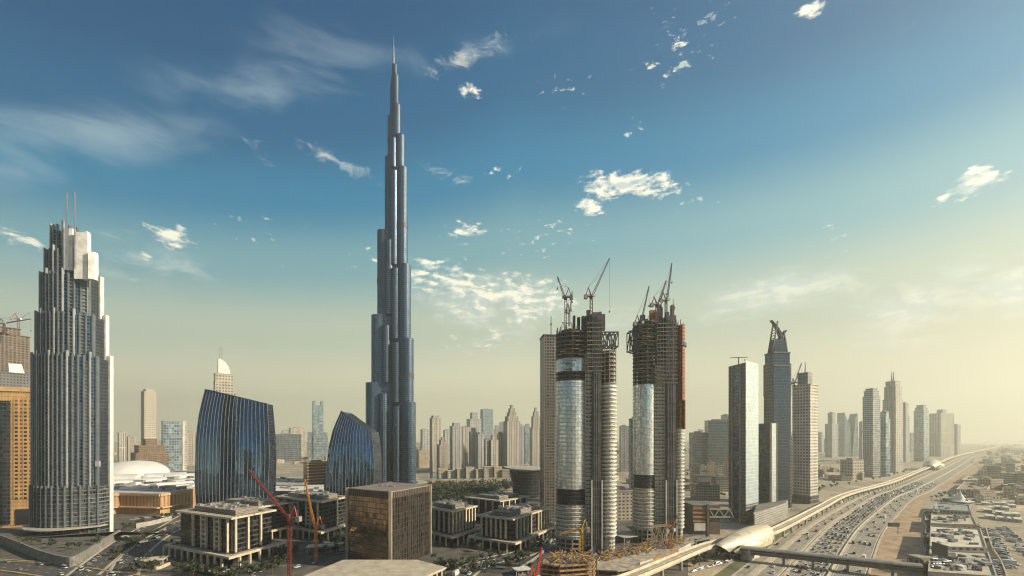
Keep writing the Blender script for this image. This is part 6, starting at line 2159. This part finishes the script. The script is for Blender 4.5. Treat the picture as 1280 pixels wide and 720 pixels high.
def lane(pts, o, s0, s1, gap, flip, zone, z=0.15):
    q = offs(pts, o)
    for x, y, a in along(q, s0, s1, lambda: gap * rnd.uniform(.7, 1.6)):
        spots.append((x + rnd.uniform(-.4, .4), y + rnd.uniform(-.4, .4), a + (math.pi if flip else 0), zone, z))
for o in (-20, -16, -12, -8.2, -4.6):
    lane(MED, o, 270, 1300, 12.5 if o > -18 else 15, True, "in the dense traffic jam on the highway")
for o in (4.6, 8.2, 12, 16):
    lane(MED, o, 230, 1300, 52, False, "on the emptier carriageway of the highway")
for o in (-34, -30):
    lane(MED, o, 240, 1100, 42, True, "on the collector road beside the viaduct")
lane(MED, -47, 260, 900, 30, True, "on the collector road beside the viaduct")
for o in (53.5, 59):
    lane(MED, o, 250, 700, 22, False, "on the service road beside the low cream buildings")
lane(BLV, -7, 60, 620, 26, False, "on the dark road below the weathered retaining wall", .13)
lane(BLV, 5, 60, 620, 34, True, "on the dark road below the weathered retaining wall", .13)
for o in (-5, 4):
    lane(RMP, o, 10, 500, 24, o < 0, "on the curved road by the big colonnaded office block", .18)
lane(RM2, -4.5, 5, 300, 16, True, "on the approach road to the mall", .22)
lane(RM4, -5, 5, 500, 14, False, "on the side street beside the unfinished pair", .24)
lane(RM4, 4, 5, 500, 18, True, "on the side street beside the unfinished pair", .24)
lane(RM3, 4, 20, 500, 20, True, "on the street behind the copper cube", .2)
# car park rows on the right
rows = [((1236, 662), (1262, 712)), ((1240, 662), (1268, 712)), ((1252, 662), (1290, 700)), ((1257, 660), (1298, 700)), ((1232, 700), (1246, 730)), ((1240, 700), (1258, 730)), ((1222, 656), (1228, 668))]
for (a, b_) in rows:
    p, q = Vector(P(*a)), Vector(P(*b_))
    n = int((q - p).length / 3.0)
    d = math.atan2(q.y - p.y, q.x - p.x)
    for i in range(n):
        if rnd.random() < .62:
            c = p.lerp(q, i / n)
            spots.append((c.x, c.y, d + math.pi / 2 + rnd.uniform(-.05, .05), "in the car park beside the low cream buildings", .06))
for (x0, x1, y0, y1, n, zone, z) in ((1164, 1186, 702, 712, 26, "parked on the near showroom's roof", 9.02),):
    for i in range(n):
        q = P(x0 + (x1 - x0) * rnd.random(), y0 + (y1 - y0) * (i % 4) / 3, z)
        spots.append((*q, R(8 + rnd.uniform(-3, 3)), zone, z))
def yrow(px0, py0, px1, py1, n, zone, z=.05):
    for i in range(n):
        q = P(px0 + (px1 - px0) * i / n + rnd.uniform(-.4, .4), py0 + (py1 - py0) * i / n)
        spots.append((*q, rnd.choice([.4, .5, 3.6]) + rnd.uniform(-.1, .1), zone, z))
yrow(160, 684, 222, 664, 12, "parked beside the curved road by the big colonnaded office block")
yrow(165, 650, 240, 640, 14, "parked in front of the mall")
yrow(236, 714, 330, 716, 12, "parked at the foot of the big colonnaded office block")
yrow(560, 706, 640, 702, 16, "parked in front of the cream columned blocks")
yrow(866, 715, 960, 688, 30, "queueing on the slip road below the golden metro station", .13)
yrow(1000, 650, 1026, 640, 12, "on the collector road beside the viaduct", .15)
yrow(968, 642, 992, 636, 12, "parked at the feet of the highway towers")
yrow(560, 612, 672, 606, 20, "parked in front of the opera house")
spots.sort(key=lambda s: math.hypot(s[0], s[1]))
seen = [s for s in spots if s[1] > 300 and abs(s[0] / s[1]) < 1.2 and (s[2] or True)]
cols = ["white"] * 8 + ["silver"] * 4 + ["black"] * 4 + ["grey"] * 4 + ["red", "sand", "blue"]
kinds = ["saloon"] * 5 + ["suv"] * 4 + ["van"]
far = MB()
for i, (x, y, a, zone, z) in enumerate(seen):
    col, kind = rnd.choice(cols), rnd.choice(kinds)
    if rnd.random() < .03 and "roof" not in zone and "parked" not in zone:
        kind, col = "truck", "white"
    me = car_me(kind, col)
    if i < 300:
        nm = {"saloon": "car", "suv": "car", "van": "van", "truck": "lorry"}[kind]
        kd = {"saloon": "low car", "suv": "tall car", "van": "van", "truck": "box lorry"}[kind]
        tag(link(nm, me, None, (x, y, z), a), f"{col} {kd} {zone}", nm, f"{col} {kd}s {zone}")
    else:
        ca, sa = math.cos(a), math.sin(a)
        mi = {"white": 0, "silver": 1, "black": 2, "grey": 3, "red": 4, "sand": 5, "blue": 6}[col]
        off = len(far.v)
        for v in me.vertices:
            far.v.append((x + v.co.x * ca - v.co.y * sa, y + v.co.x * sa + v.co.y * ca, z + v.co.z))
        for pl in me.polygons:
            far.f.append(tuple(off + q for q in pl.vertices)); far.uv.append([(0, 0)] * len(pl.vertices))
            far.mi.append(mi if pl.material_index == 0 else 7)
struct("distant_traffic", far, [mat(c + "_car_paint", PAINT[c], .28, .15) for c in ("white", "silver", "black", "grey", "red", "sand", "blue")] + [CGL], 'stuff')

# ------------------------------------------------------------------ street lamps down the highway
lamp = None
for i, (x, y, a) in enumerate(along(MED, 230, 1250, 40.0)):
    if lamp is None:
        lamp = thing("street_lamp", "twin armed street lamp on the highway's median barrier", "street lamp", (x, y, .35), a, "street lamps on the highway median")
        b = MB(); b.bar((0, 0, 0), (0, 0, 13), .34, 0, 7, .2); part("pole", b, [STEEL], lamp)
        for sy in (-1, 1):
            b = MB(); b.bar((0, 0, 13), (0, sy * 2.6, 13.5), .16); b.box(-.25, .25, sy * 2.6 - .5, sy * 2.6 + .5, 13.4, 13.6); part("lamp_arm", b, [STEEL], lamp)
        remember(lamp)
    else:
        dup(lamp, (x, y, .35), a)

# ------------------------------------------------------------------ the dusty air
hz = MB()
hz.box(-7050, 7050, -660, 8560, -1.0, 870.0)
me = hz.mesh("haze", [])
m = bpy.data.materials.new("dusty_air")
m.use_nodes = True
g = NT(m.node_tree)
out = g.n('ShaderNodeOutputMaterial')
v = g.n('ShaderNodeVolumePrincipled')
v.inputs['Color'].default_value = (*HAZE_COL, 1)
v.inputs['Density'].default_value = HAZE_D
v.inputs['Anisotropy'].default_value = HAZE_G
g.t.links.new(v.outputs[0], out.inputs['Volume'])
me.materials.append(m)
o = link("haze", me)
o['kind'] = 'stuff'
